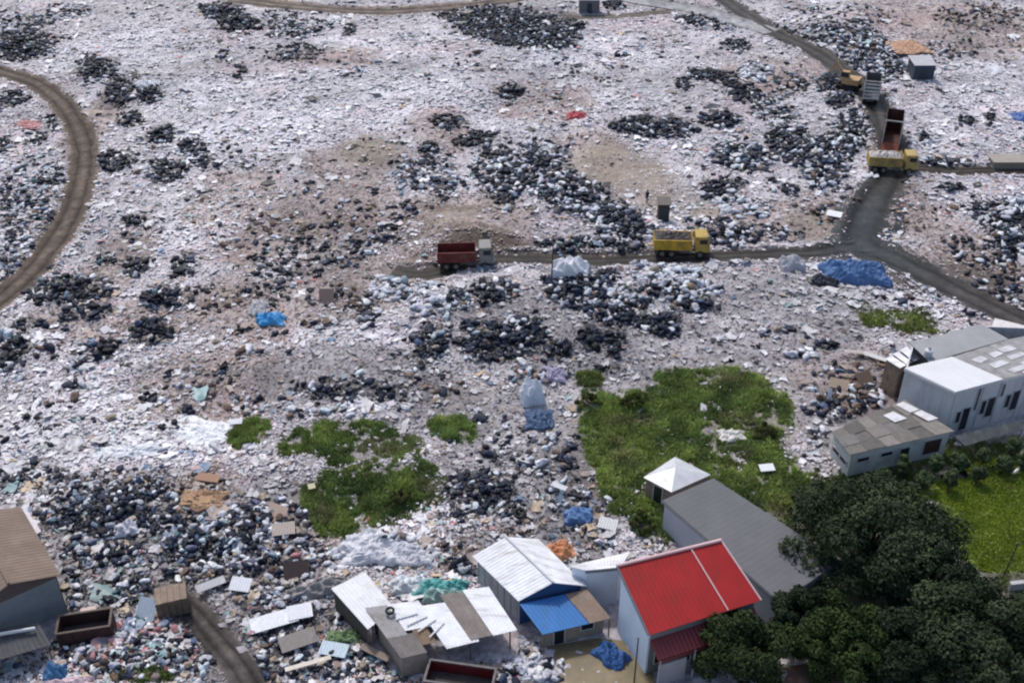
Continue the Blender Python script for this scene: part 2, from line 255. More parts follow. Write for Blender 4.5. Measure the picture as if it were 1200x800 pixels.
zincw = lambda: mat('white_zinc_sheet', (.66,.67,.72), .5, 0, .12, 1.2, (.33,.30,.28), .7, .8, streak=(.35,2.2,1))
zincg = lambda: mat('weathered_zinc_sheet', (.26,.255,.26), .65, 0, .3, 1.0, (.13,.105,.09), .8, .9)
darkv = lambda: mat('dark_opening', (.015,.015,.018), .7, 0, 0)
steel = lambda: mat('grey_steel', (.16,.16,.17), .5, .3, .15, 4, RUST, .5, 2)
rubber = lambda: mat('tyre_rubber', (.018,.018,.019), .9, 0, .2, 6)
wood = lambda: mat('old_timber', (.17,.12,.085), .85, 0, .3, 3, (.07,.05,.04), .5)
concrete = lambda: mat('grey_render', (.33,.33,.36), .85, 0, .12, 1.2, (.18,.17,.165), .5, .6)

# ------------------------------------------------------------------ mesh helpers and tagging
def link(name, me, parent=None, loc=None):
    o = bpy.data.objects.new(name, me); COL.objects.link(o)
    if parent: o.parent = parent
    if loc is not None: o.location = loc
    return o
def tag(o, label=None, cat=None, group=None, kind=None):
    if label: o['label'] = label
    if cat: o['category'] = cat
    if group: o['group'] = group
    if kind: o['kind'] = kind
    return o
def thing(name, label, cat, loc, rz=0., group=None):
    o = bpy.data.objects.new(name, None); COL.objects.link(o); o.empty_display_size = .3
    o.location = loc; o.rotation_euler = (0, 0, rz); return tag(o, label, cat, group)
class MB:
    """collects simple shapes; build() links them as one mesh object"""
    def __init__(s): s.v = []; s.f = []
    def add(s, vs, fs):
        n = len(s.v); s.v += [tuple(v) for v in vs]; s.f += [tuple(i+n for i in f) for f in fs]; return s
    def box(s, c, d, rz=0., rx=0., ry=0., taper=1.):
        M = Matrix.Translation(c) @ Matrix.Rotation(rz, 4, 'Z') @ Matrix.Rotation(ry, 4, 'Y') @ Matrix.Rotation(rx, 4, 'X')
        vs = []
        for z in (-.5, .5):
            k = taper if z > 0 else 1
            for x, y in ((-.5,-.5),(.5,-.5),(.5,.5),(-.5,.5)): vs.append(M @ Vector((x*d[0]*k, y*d[1]*k, z*d[2])))
        return s.add(vs, [(3,2,1,0),(4,5,6,7),(0,1,5,4),(1,2,6,5),(2,3,7,6),(3,0,4,7)])
    def slab(s, pts, t, down=True):
        """flat polygon with thickness t (below it)"""
        pts = [Vector(p) for p in pts]; n = len(pts)
        nm = (pts[1]-pts[0]).cross(pts[2]-pts[0]).normalized()
        if nm.z < 0: pts = pts[::-1]; nm = -nm
        lo = [p-nm*t for p in pts]
        fs = [tuple(range(n)), tuple(range(2*n-1, n-1, -1))]+[(i, n+i, n+(i+1) % n, (i+1) % n) for i in range(n)]
        return s.add(pts+lo, fs)
    def wall(s, a, b, z0, za, zb, t=.12, zm=None):
        """upright wall from a to b, top rising from za to zb, with an optional apex height zm in the middle"""
        a = Vector((a[0], a[1], 0)); b = Vector((b[0], b[1], 0)); d = (b-a).normalized(); n = Vector((-d.y, d.x, 0))*t/2
        line = [(a, z0), (b, z0), (b, zb)]+([((a+b)/2, zm)] if zm else [])+[(a, za)]
        f = [p+n+Vector((0, 0, z)) for p, z in line]; g = [p-n+Vector((0, 0, z)) for p, z in line]; k = len(line)
        return s.add(f+g, [tuple(range(k-1, -1, -1)), tuple(range(k, 2*k))]+[(i, (i+1) % k, k+(i+1) % k, k+i) for i in range(k)])
    def cyl(s, p0, p1, r0, r1=None, n=10, cap=True):
        r1 = r0 if r1 is None else r1; p0 = Vector(p0); p1 = Vector(p1); q = (p1-p0).to_track_quat('Z', 'Y')
        vs = []
        for p, r in ((p0, r0), (p1, r1)):
            for i in range(n):
                a = 2*math.pi*i/n; vs.append(p+q @ Vector((r*math.cos(a), r*math.sin(a), 0)))
        fs = [(i, (i+1) % n, n+(i+1) % n, n+i) for i in range(n)]
        if cap: fs += [tuple(range(n-1, -1, -1)), tuple(range(n, 2*n))]
        return s.add(vs, fs)
    def corr(s, p00, p10, p11, p01, t=.04, pitch=.28, amp=.03):
        """corrugated sheet over a quad; ridges run from the 0-edge to the 1-edge"""
        p00, p10, p11, p01 = map(Vector, (p00, p10, p11, p01))
        nm = (p10-p00).cross(p01-p00).normalized()
        if nm.z < 0: nm = -nm
        n = max(2, int((p10-p00).length/(pitch/2))); vs = []
        for i in range(n+1):
            u = i/n; z = nm*(amp if i % 2 else -amp); a = p00.lerp(p10, u)+z; b = p01.lerp(p11, u)+z
            vs += [a, b, a-nm*t, b-nm*t]
        fs = []
        for i in range(n):
            k = 4*i; fs += [(k, k+4, k+5, k+1), (k+2, k+3, k+7, k+6), (k, k+2, k+6, k+4), (k+1, k+5, k+7, k+3)]
        fs += [(0, 1, 3, 2), (4*n, 4*n+2, 4*n+3, 4*n+1)]
        return s.add(vs, fs)
    def build(s, name, m, parent=None, world=False, smooth=False, bevel=0.):
        off = Vector((0, 0, 0))
        if world and parent: off = Vector(parent.location)
        me = bpy.data.meshes.new(name); me.from_pydata([tuple(Vector(v)-off) for v in s.v], [], s.f)
        me.materials.append(m); bm = bmesh.new(); bm.from_mesh(me); bmesh.ops.recalc_face_normals(bm, faces=bm.faces)
        if bevel: bmesh.ops.bevel(bm, geom=bm.edges[:], offset=bevel, segments=1, affect='EDGES')
        bm.to_mesh(me); bm.free()
        if smooth: me.polygons.foreach_set('use_smooth', [True]*len(me.polygons))
        return link(name, me, parent)
def np_mesh(name, verts, faces, m, cols=None, smooth=False):
    """big mesh from arrays; faces is an (n, k) array"""
    me = bpy.data.meshes.new(name); nv = len(verts); nf, k = faces.shape
    me.vertices.add(nv); me.vertices.foreach_set('co', np.ascontiguousarray(verts, dtype=np.float32).ravel())
    me.loops.add(nf*k); me.loops.foreach_set('vertex_index', np.ascontiguousarray(faces, dtype=np.int32).ravel())
    me.polygons.add(nf); me.polygons.foreach_set('loop_start', np.arange(nf, dtype=np.int32)*k)
    if smooth: me.polygons.foreach_set('use_smooth', np.ones(nf, dtype=bool))
    if cols is not None:
        a = me.attributes.new('col', 'FLOAT_COLOR', 'POINT'); c = np.ones((nv, 4), np.float32); c[:, :3] = cols; a.data.foreach_set('color', c.ravel())
    me.update(calc_edges=True); me.validate(); me.materials.append(m); return me
def rots(n, tilt=.5, rng=RNG):
    """random rotation matrices: any heading, limited tilt"""
    a = rng.uniform(0, 2*np.pi, n); t = rng.normal(0, tilt, n); p = rng.uniform(0, 2*np.pi, n)
    ca, sa = np.cos(a), np.sin(a); Z = np.zeros(n); O = np.ones(n)
    Rz = np.stack([np.stack([ca, -sa, Z], -1), np.stack([sa, ca, Z], -1), np.stack([Z, Z, O], -1)], 1)
    ax = np.stack([np.cos(p), np.sin(p), Z], -1); ct, st = np.cos(t), np.sin(t)
    Kx = np.zeros((n, 3, 3)); Kx[:, 0, 2] = ax[:, 1]; Kx[:, 1, 2] = -ax[:, 0]; Kx[:, 2, 0] = -ax[:, 1]; Kx[:, 2, 1] = ax[:, 0]
    I = np.eye(3)[None]; Rt = I+st[:, None, None]*Kx+(1-ct)[:, None, None]*(Kx @ Kx)
    return Rt @ Rz

# ------------------------------------------------------------------ ground
def build_ground():
    ys = np.concatenate([np.array([-1500,-600,-200,-60,0,20,30,36]), np.geomspace(40, 236, 560), np.array([245,260,290,340,420,560,800,1200,2000,3500])])
    us = np.concatenate([np.array([-40,-14,-6,-3,-1.9,-1.45,-1.25]), np.linspace(-1.12, 1.12, 560), np.array([1.25,1.45,1.9,3,6,14,40])])
    wy = np.where(ys < 40, 30., .49*ys+11); 
    X = us[None, :]*np.clip(wy, 30, 130)[:, None]; Y = np.repeat(ys[:, None], len(us), 1)
    x = X.ravel(); y = Y.ravel(); z = terrain(x, y)
    rd = road_dist(x, y)
    g = grass_w(x, y)
    lump = (fbm(x/.55, y/.55, 21, 3)-.5)
    rough = np.clip(sstep(-1.0, 1.0, rd), 0, 1)
    z = z+lump*.34*rough*(1-.5*g)
    b = blobw(BROWN, x, y, 100); ol = blobw(OLIVE, x, y, 120); gr = blobw(GREY, x, y, 140); wh = blobw(WHITE, x, y, 160)
    c = np.array([.395,.375,.405])[None]*np.ones((len(x), 3))
    def lay(c, w, col): return c*(1-w[:, None])+np.array(col)[None]*w[:, None]
    c = lay(c, wh*.8, (.50,.49,.53)); c = lay(c, b*.72, (.28,.22,.20)); c = lay(c, ol*.65, (.185,.16,.125)); c = lay(c, gr*.75, (.19,.18,.19))
    t = fbm(x/3, y/3, 31, 5); c = c*(.62+.76*t)[:, None]
    s = vnoise(x/.30, y/.30, 55); c = c*(.70+.6*s)[:, None]
    pk = sstep(.56, .74, fbm(x/9, y/9, 61)); c = c*(1-pk[:, None]*np.array([0,.10,.10])[None])
    hw = heap_w(x, y); c = lay(c, hw['dark']*.7, (.075,.07,.08)); c = lay(c, hw['brown']*.4, (.14,.105,.085))
    c = lay(c, sstep(1.6, -.1, rd+(fbm(x/1.5, y/1.5, 62)-.5)*2)*.7, (.125,.105,.095))
    c = lay(c, blobw([(1010,715,170,80),(1170,715,110,60),(1000,620,110,60),(1120,545,110,24),(1220,540,60,30)], x, y, 195)*.9, (.055,.052,.038))  # garden soil under trees and shrubs, darkened further with tree shade painted in
    c = lay(c, grass_w(x, y, ['lawn'])*.85, (.15,.21,.032))
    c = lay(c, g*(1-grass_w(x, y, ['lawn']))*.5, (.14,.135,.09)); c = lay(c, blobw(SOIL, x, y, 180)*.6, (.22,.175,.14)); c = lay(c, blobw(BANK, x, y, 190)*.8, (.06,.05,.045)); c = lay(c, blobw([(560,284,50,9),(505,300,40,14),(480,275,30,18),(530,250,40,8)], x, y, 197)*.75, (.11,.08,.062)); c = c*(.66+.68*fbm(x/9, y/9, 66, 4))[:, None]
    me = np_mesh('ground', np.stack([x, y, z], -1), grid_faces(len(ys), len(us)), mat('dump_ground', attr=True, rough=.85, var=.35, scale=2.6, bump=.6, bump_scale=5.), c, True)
    tag(link('ground', me), kind='structure')
def grid_faces(r, c):
    i = np.arange((r-1)*c).reshape(r-1, c)[:, :-1].ravel(); return np.stack([i, i+1, i+c+1, i+c], -1)
build_ground()

def build_road(name, k, lift):
    pts = ROADC[name]; w = ROADS[name][1]; base = np.array(ROADS[name][2])
    if name == 'concrete_road': prof = [(-.5,0),(-.3,0),(0,0),(.3,0),(.5,0)]; shade = [.8,1,1,1,.8]
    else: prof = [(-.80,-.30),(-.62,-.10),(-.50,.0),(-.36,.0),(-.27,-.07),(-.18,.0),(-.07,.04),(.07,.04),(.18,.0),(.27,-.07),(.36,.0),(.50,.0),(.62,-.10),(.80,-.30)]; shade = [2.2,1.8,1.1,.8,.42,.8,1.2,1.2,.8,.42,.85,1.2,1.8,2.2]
    d = np.gradient(pts, axis=0); d /= np.linalg.norm(d, axis=1)[:, None]; nrm = np.stack([-d[:, 1], d[:, 0]], -1)
    V_, C_ = [], []; jx, jy = gp(1016, 272); dj = np.exp(-(np.hypot(pts[:, 0]-jx, (pts[:, 1]-jy)*.6)/9.)**2)*(name.startswith('haul'))
    w = w*(1+.75*dj)
    for (u, dz), s in zip(prof, shade):
        jit = 1+(vnoise(np.arange(len(pts))*.35, np.full(len(pts), u*9.), 5+k)-.5)*.45
        p = pts+nrm*(u*w*jit)[:, None]
        z = terrain(p[:, 0], p[:, 1])+.13+dz*(.7+.6*vnoise(p[:, 0], p[:, 1], 3))+lift
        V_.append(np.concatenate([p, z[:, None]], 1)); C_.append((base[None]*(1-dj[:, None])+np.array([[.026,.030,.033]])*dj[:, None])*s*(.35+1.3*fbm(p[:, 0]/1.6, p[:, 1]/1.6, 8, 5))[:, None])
    n = len(prof); v = np.stack(V_, 1).reshape(-1, 3); c = np.stack(C_, 1).reshape(-1, 3)
    wet = name in ('junction_mud', 'haul_road', 'haul_road_lower', 'haul_road_spur')
    m = mat('wet_mud' if wet else 'dry_track' if name != 'concrete_road' else 'worn_concrete', attr=True, rough=.6 if wet else .85, spec=.18, var=.45, scale=1.2, bump=.5, bump_scale=4.)
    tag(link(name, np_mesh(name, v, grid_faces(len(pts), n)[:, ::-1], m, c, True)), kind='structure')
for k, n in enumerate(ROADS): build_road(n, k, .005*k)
def puddle(name, pts, colour, rough, z=.09):
    me = MB().slab([V(*p).to_tuple()[:2]+(z,) for p in pts], .12).build(name, mat(name+'_surface', colour, rough, 0, .35, .5, (.10,.09,.08), .6, .7)); tag(me, kind='structure')
puddle('muddy_yard', [(640,758),(700,748),(742,752),(760,772),(775,830),(650,830),(655,785)], (.17,.135,.075), .35)
puddle('bare_soil', [(880,812),(905,785),(960,775),(990,800),(985,850),(880,850)], (.16,.10,.085), .9)

# ------------------------------------------------------------------ buildings
def px4(pts, z): return [V(p[0], p[1], p[2] if len(p) > 2 else z) for p in pts]
def inset(pts, d):
    c = sum((Vector(p) for p in pts), Vector())/len(pts); return [Vector(p)+(c-Vector(p)).normalized()*d for p in pts]
def rect_window(parent, a, b, u, z0, z1, w, out, m=None, name='window', frame=.07):
    """window or door panel standing proud of the wall a-b at fraction u"""
    a = Vector((a[0], a[1], 0)); b = Vector((b[0], b[1], 0)); d = (b-a).normalized(); n = Vector((d.y, -d.x, 0))*out
    c = a.lerp(b, u)+n*.075; rz = math.atan2(d.y, d.x); off = Vector(parent.location)
    f = MB().box(c-off+Vector((0, 0, (z0+z1)/2)), (w, .08, z1-z0), rz).build(name, m or mat('dark_glass', (.012,.015,.022), .25, 0, 0), parent)
    fr = MB(); t = frame
    for s in (-1, 1): fr.box(c-off+d*s*(w/2+t/2)+n*.02+Vector((0, 0, (z0+z1)/2)), (t, .10, z1-z0+2*t), rz)
    fr.box(c-off+n*.02+Vector((0, 0, z1+t/2)), (w, .10, t), rz); fr.box(c-off+n*.02+Vector((0, 0, z0-t/2)), (w, .10, t), rz)
    fr.build('frame', mat('pale_frame', (.42,.42,.45), .6, 0, .1), f); return f

def big_shed():
    t = thing('warehouse', 'large pale grey shed with bright white roof and dark slot windows at the right edge', 'warehouse', V(1120, 507))
    h = 5.
    A, B, C, D = px4([(1060,431),(1116,417.5),(1176,444),(1120,459)], h)
    E1, F1 = px4([(1182,397),(1262,381)], h); G1 = V(1262, 421, h)
    R1, R2, R3, R4 = px4([(1067,402),(1150,379),(1182,397),(1090,424)], 4.7)
    wm = mat('shed_wall', (.52,.53,.56), .8, 0, .08, .8, (.26,.25,.25), .45, .5, streak=(2.5,2.5,.35))
    w = MB(); i = .18
    ring = [D, G1, F1, R2, R1, A]; ring = inset(ring, .25)
    for k in range(6):
        a, b = ring[k], ring[(k+1) % 6]; w.wall(a, b, -.3, h-.12 if k in (0, 5) else 4.55, h-.12 if k in (0, 5) else 4.55, .15)
    w.build('wall', wm, t, True)
    MB().corr(A, B, C, D, .08, .4, .015).build('white_roof', mat('bright_white_roof', (.60,.60,.635), .5, 0, .06, .7, (.6,.6,.62), .5, .5), t, True)
    rp = MB(); rp.slab([B+Vector((0,0,-.05)), E1+Vector((0,0,-.05)), F1+Vector((0,0,-.05)), G1+Vector((0,0,-.05)), C+Vector((0,0,-.05))], .08)
    patchy = rp.build('patched_roof', zincg(), t, True)
    MB().corr(R1, R2, R3, R4, .08, .4, .02).build('rear_roof', mat('dull_grey_roof', (.25,.255,.275), .6, 0, .12, .5), t, True)
    e1 = (C-B).normalized(); e2 = (E1-B).normalized()
    pm = mat('white_roof_sheet', (.50,.50,.53), .6, 0, .25, 1.5, (.26,.25,.25), .7, 1.4)
    for (u, v, a, b) in [(1.2,1.0,.9,1.3),(2.4,1.4,.8,1.7),(1.3,3.0,.8,1.2),(2.2,3.6,.7,1.9),(3.4,3.4,.8,1.5),(3.6,1.9,.7,2.0),(1.0,4.6,.8,1.5),(4.4,4.4,.7,1.6),(2.9,5.4,.9,1.5),(4.6,2.4,.6,1.3)]:
        u += random.uniform(-.25,.25); v += random.uniform(-.3,.3); p = B+e1*u+e2*v; sk = random.uniform(-.25, .25); MB().slab([p, p+e1*a+e2*sk, p+e1*a*random.uniform(.7,1.1)+e2*b, p+e2*(b+sk*.5)], .03).build('roof_patch', pm, t, True)
    # fascia under the roof edges
    fm = mat('fascia', (.55,.55,.58), .6, 0, .08)
    f = MB(); 
    for a, b in ((D, G1), (A, D)):
        f.wall(a, b, h-.32, h-.10, h-.10, .10)
    f.build('fascia', fm, t, True)
    a, b = ring[0], ring[1]; L = (b-a).length
    def at(px): # fraction along the front wall seen at pixel px
        best = min(range(1001), key=lambda k: abs(proj_x(a.lerp(b, k/1000))-px)); return best/1000
    for px, z0, z1, ww, nm in [(1131,1.3,2.5,.45,'window'),(1140,.25,2.7,.8,'door'),(1159.5,1.5,3.0,.5,'window'),(1168.5,1.0,3.1,.8,'window'),(1189,1.5,2.9,.5,'window'),(1198,1.0,3.1,.8,'window'),(1149.5,2.2,4.6,.22,'window'),(1179,3.0,4.3,.22,'window'),(1209,3.0,4.3,.22,'window')]:
        rect_window(t, a, b, at(px), z0, z1, ww, 1, name=nm)
    d = (b-a).normalized(); nn = Vector((d.y, -d.x, 0))
    for px in (1154, 1175, 1203):
        p = a.lerp(b, at(px))+nn*.14; MB().cyl((p.x, p.y, 0), (p.x, p.y, 4.6), .045, n=6).build('drainpipe', fm, t, True)
    # broken lean-to canopy along the foot of the wall
    q = [V(1131,522,1.5), V(1262,484,1.5), V(1262,476,1.9), V(1118,511,1.9)]
    c = thing('canopy', 'low grey canopy on thin posts along the foot of the white shed', 'canopy', V(1131,535))
    MB().corr(q[0], q[1], q[2], q[3], .04, .3, .02).build('roof', mat('canopy_sheet', (.075,.08,.085), .7, 0, .25, 1.5, (.30,.30,.32), .5), c, True)
    for s in (.03,.25,.5,.75,.97):
        p = q[0].lerp(q[1], s); MB().cyl((p.x, p.y, -.1), (p.x, p.y, 1.45), .05, n=6).build('post', steel(), c, True)
    # items lying on the roof
    p = V(1088, 414, 5.05); tk = thing('water_tank', 'small round pale tank standing on the grey rear roof of the white shed', 'tank', p)
    MB().cyl((0,0,-.3), (0,0,.35), .38, n=14).cyl((0,0,.35), (0,0,.5), .38, .15, n=14).build('barrel', mat('tank_plastic', (.5,.5,.55), .5), tk)
    MB().cyl((0,0,.5), (0,0,.6), .13, n=10).build('lid', steel(), tk)
def proj_x(p): 
    f = p.y*cp-(p.z-CAMH)*sp; return CX+FOC*p.x/f
big_shed()

def flat_shed():
    t = thing('flat_roof_shed', 'low shed with patched grey-brown flat roof and dirty white walls beside the white shed', 'shed', V(997, 552))
    h = 2.6; A, B, C, D = px4([(975,506),(1060,470),(1116,505),(997,532)], h)
    r = inset([A, B, C, D], .25); w = MB()
    w.wall(r[3], r[0], -.2, h-.08, h-.08, .12); w.wall(r[0], r[1], -.2, h-.08, h-.08, .12); w.wall(r[1], r[2], -.2, h-.08, h-.08, .12); w.wall(r[2], r[3], -.2, h-.08, h-.08, .12)
    w.build('wall', mat('stained_white_wall', (.45,.47,.48), .8, 0, .1, 1, (.2,.19,.18), .6, .8), t, True)
    up = Vector((0, 0, .0)); n = 6
    tones = [(.14,.13,.12),(.17,.155,.145),(.10,.095,.09),(.15,.145,.14),(.20,.185,.17),(.12,.112,.105)]
    for i in range(n):
        a, b = i/n, (i+1)/n
        for j in range(3):
            c0, c1 = j/3, (j+1)/3
            def pt(u, v): return (A.lerp(B, v)).lerp(D.lerp(C, v), u)
            lift = Vector((0, 0, .05*((i+j) % 2)+.03*random.random()))
            MB().corr(pt(c0-.02, a-.01)+lift, pt(c0-.02, b+.01)+lift, pt(c1+.02, b+.01)+lift, pt(c1+.02, a-.01)+lift, .03, .25, .015).build('roof_sheet', mat('old_roof_sheet_%d' % ((i*2+j*3) % 6), tones[(i*2+j*3) % 6], .8, 0, .2, 2), t, True)
    for u, v, du, dv in ((.02,.86,.3,.1),(.15,.62,.28,.13),(.35,.9,.3,.1)):
        def pt(u, v): return (A.lerp(B, v)).lerp(D.lerp(C, v), u)+Vector((0, 0, .16))
        MB().corr(pt(u, v), pt(u, v+dv), pt(u+du, v+dv+.03), pt(u+du, v+.02), .03, .25, .015).build('loose_sheet', mat('pale_loose_sheet', (.55,.55,.58), .6, 0, .2, 2), t, True)
    for k in (0,1): rect_window(t, r[3], r[0], .3+.4*k, .9, 1.35, 1.0, -1)
    for k, u in enumerate((.12,.36)): rect_window(t, r[3], r[2], u, 1.5, 1.9, 1.1, 1)
    rect_window(t, r[3], r[2], .55, .1, 1.9, .9, 1, name='door')
    rect_window(t, r[3], r[2], .84, .6, 2.1, 1.7, 1, mat('maroon_shutter', (.045,.022,.022), .7))
flat_shed()
def broken_hut():
    t = thing('broken_hut', 'small brown hut with loose white roof sheets against the left end of the white shed', 'hut', V(1050,468))
    A, B, C, D = px4([(1037,420),(1062,408),(1078,420),(1055,431)], 3.6); r = inset([A, B, C, D], .2); w = MB()
    for k in range(4): w.wall(r[k], r[(k+1) % 4], -.2, 3.5, 3.5, .1)
    w.build('wall', mat('weathered_boards', (.19,.14,.11), .9, 0, .35, 2, (.35,.3,.27), .5), t, True)
    for k, (u0, u1) in enumerate(((0,.3),(.36,.62),(.68,1))):
        z = Vector((0, 0, .1*k)); MB().corr(A.lerp(B, u0)+z, A.lerp(B, u1)+z, D.lerp(C, u1), D.lerp(C, u0), .03, .25, .02).build('roof_sheet', zincw(), t, True)
    rect_window(t, r[3], r[2], .75, .2, 1.9, .7, 1, name='door')
broken_hut()

def grey_hall():
    t = thing('grey_roofed_building', 'long building with plain dark grey roof and pale side wall behind the red roof', 'building', V(776, 620))
    A, B, C, D = px4([(776,586,3.0),(836,560,3.6),(985,657,3.6),(914,705,3.0)], 0)
    up = Vector((0, 0, 0))
    MB().corr(A, D, C, B, .08, .5, .004).build('roof', mat('slate_grey_roof', (.098,.102,.115), .7, 0, .12, .5, (.13,.13,.135), .4, .4), t, True)
    r = inset([A, B, C, D], .3); w = MB()
    for k in range(4):
        a, b = r[k], r[(k+1) % 4]; w.wall(a, b, -.2, a.z-.1, b.z-.1, .14)
    w.build('wall', mat('pale_grey_wall', (.36,.38,.43), .8, 0, .1, 1, (.22,.22,.23), .5, .5), t, True)
    f = MB(); f.wall(D+Vector((0,0,0)), C, 2.75, D.z-.09, C.z-.09, .08); f.wall(A, D, 2.75, A.z-.09, D.z-.09, .08); f.build('fascia', mat('grey_fascia', (.2,.21,.23), .7), t, True)
    rect_window(t, r[3], r[2], .4, .1, 2.0, .9, 1, name='door')
grey_hall()
def small_hip():
    t = thing('outbuilding', 'small outbuilding with shiny dented metal roof at the back corner of the grey roofed building', 'outbuilding', V(785, 598))
    A, B, C, D = px4([(754,559,2.2),(791,535,2.2),(833,556,2.2),(787,576.5,2.2)], 0); top = (A+B*2+C+D)/5+Vector((0,0,.45))
    m = mat('shiny_zinc', (.50,.51,.54), .35, .2, .15, 1.2, (.30,.29,.28), .5)
    for a, b in ((A,B),(B,C),(C,D),(D,A)):
        MB().slab([a, b, top], .05).build('roof_plane', m if (a, b) != (D, A) else mat('bright_zinc', (.56,.57,.61), .45, .1, .15, 1., (.35,.33,.32), .7), t, True)
    r = inset([A, B, C, D], .3); w = MB()
    for k in range(4): w.wall(r[k], r[(k+1) % 4], -.2, 2.15, 2.15, .12)
    w.build('wall', mat('brown_boards', (.20,.15,.125), .9, 0, .3, 2), t, True)
    rect_window(t, r[0], r[3], .5, .1, 1.9, .8, 1, name='door')
small_hip()

def red_house():
    t = thing('house', 'house with bright red corrugated roof, pale blue gable wall and maroon porch roof', 'house', V(752, 800))
    he, hr = 4.4, 6.4
    RL, RR, ER, EL = px4([(723,663,hr),(845,633,hr),(892,703,he),(760,744,he)], 0)
    back = Vector((RL.x-(EL.x-RL.x), RL.y-(EL.y-RL.y), he)); backr = Vector((RR.x-(ER.x-RR.x), RR.y-(ER.y-RR.y), he))
    rm = mat('red_roof_sheet', (.33,.014,.014), .55, 0, .14, .6, (.22,.022,.018), .7, .8, streak=(2.,.5,1))
    MB().corr(RL, RR, ER, EL, .07, .32, .009).build('front_roof', rm, t, True)
    trim = mat('pink_white_trim', (.62,.42,.42), .6, 0, .08)
    def ridge(a, b, n, r=.09, dz=.05): MB().cyl(a+Vector((0,0,dz)), b+Vector((0,0,dz)), r, n=8).build(n, trim, t, True)
    ridge(RL, RR, 'ridge_cap', .12)
    ridge(RL.lerp(RR, .70), EL.lerp(ER, .70), 'roof_seam', .06, .03)
    ridge(RR, ER, 'verge_trim', .07, .02)
    MB().cyl(RL, EL, .09, n=6).build('dark_verge_trim', mat('dark_grey_trim', (.12,.13,.16), .6), t, True)
    ins = .3; v = (RR-RL).normalized()
    din = (back-EL); din.z = 0; din.normalize()
    fl, bl = EL+v*ins+din*.35, RL+v*ins-din*.3; fr, br = ER-v*ins+din*.35, RR-v*ins-din*.3
    blue = mat('pale_blue_wall', (.60,.69,.80), .75, 0, .06, .8, (.36,.42,.5), .35, .5)
    g = MB(); g.wall(bl, fl, -.2, hr-.2, he+.05, .14); g.build('gable_wall', blue, t, True)
    g = MB(); g.wall(fr, br, -.2, he+.05, hr-.2, .14); g.wall(fl+v*.08, fr-v*.08, -.2, he-.1, he-.1, .14); g.wall(br-v*.08, bl+v*.08, -.2, hr-.2, hr-.2, .14); g.build('wall', mat('dark_render', (.17,.17,.18), .85, 0, .15, 1), t, True)
    # porch
    n = -din; p0 = fl+n*.1; p1 = fr+n*.1
    q = [Vector((p0.x, p0.y, 3.55)), Vector((p1.x, p1.y, 3.55)), Vector((p1.x, p1.y, 2.9))+n*1.25, Vector((p0.x, p0.y, 2.9))+n*1.25]
    MB().corr(*q, .06, .3, .02).build('porch_roof', mat('maroon_sheet', (.17,.03,.035), .5, 0, .1, 1), t, True)
    MB().wall(q[3], q[2], 2.5, 2.83, 2.83, .06).build('porch_fascia', mat('maroon_fascia', (.13,.03,.03), .6), t, True)
    for s in (.02,.35,.68,.98):
        p = q[3].lerp(q[2], s); MB().cyl((p.x, p.y, 0), (p.x, p.y, 2.8), .07, n=8).build('porch_post', concrete(), t, True)
    lw = MB(); a = q[3]-n*.1; b = q[2]-n*.1; lw.wall(a.lerp(b, .02), a.lerp(b, .28), 0, 2.2, 2.2, .1); lw.build('porch_wall', concrete(), t, True)
    rect_window(t, fl, fr, .35, .2, 2.2, 1.0, 1, name='door'); rect_window(t, fl, fr, .62, 1.0, 2.1, 1.3, 1); rect_window(t, fl, fr, .12, 1.0, 2.1, .9, 1)
    # set-back annex behind the left end, pale blue front under a white flat roof
    s = thing('annex', 'pale blue annex with white flat roof behind the left end of the red roof', 'annex', V(690, 735))
    z = 3.7; S = px4([(667,663,z),(738,646,z),(728,664,z),(686,668,z)], 0)
    MB().corr(S[0], S[1], S[2], S[3], .08, .3, .012).build('roof', zincw(), s, True)
    r = inset(S, .22); w = MB()
    for k in range(4): w.wall(r[k], r[(k+1) % 4], -.1, z-.1, z-.1, .1)
    w.build('wall', blue, s, True)
    MB().wall(S[3], S[2], z-.3, z-.09, z-.09, .06).build('fascia', mat('grey_fascia', (.2,.21,.23), .7), s, True)
red_house()

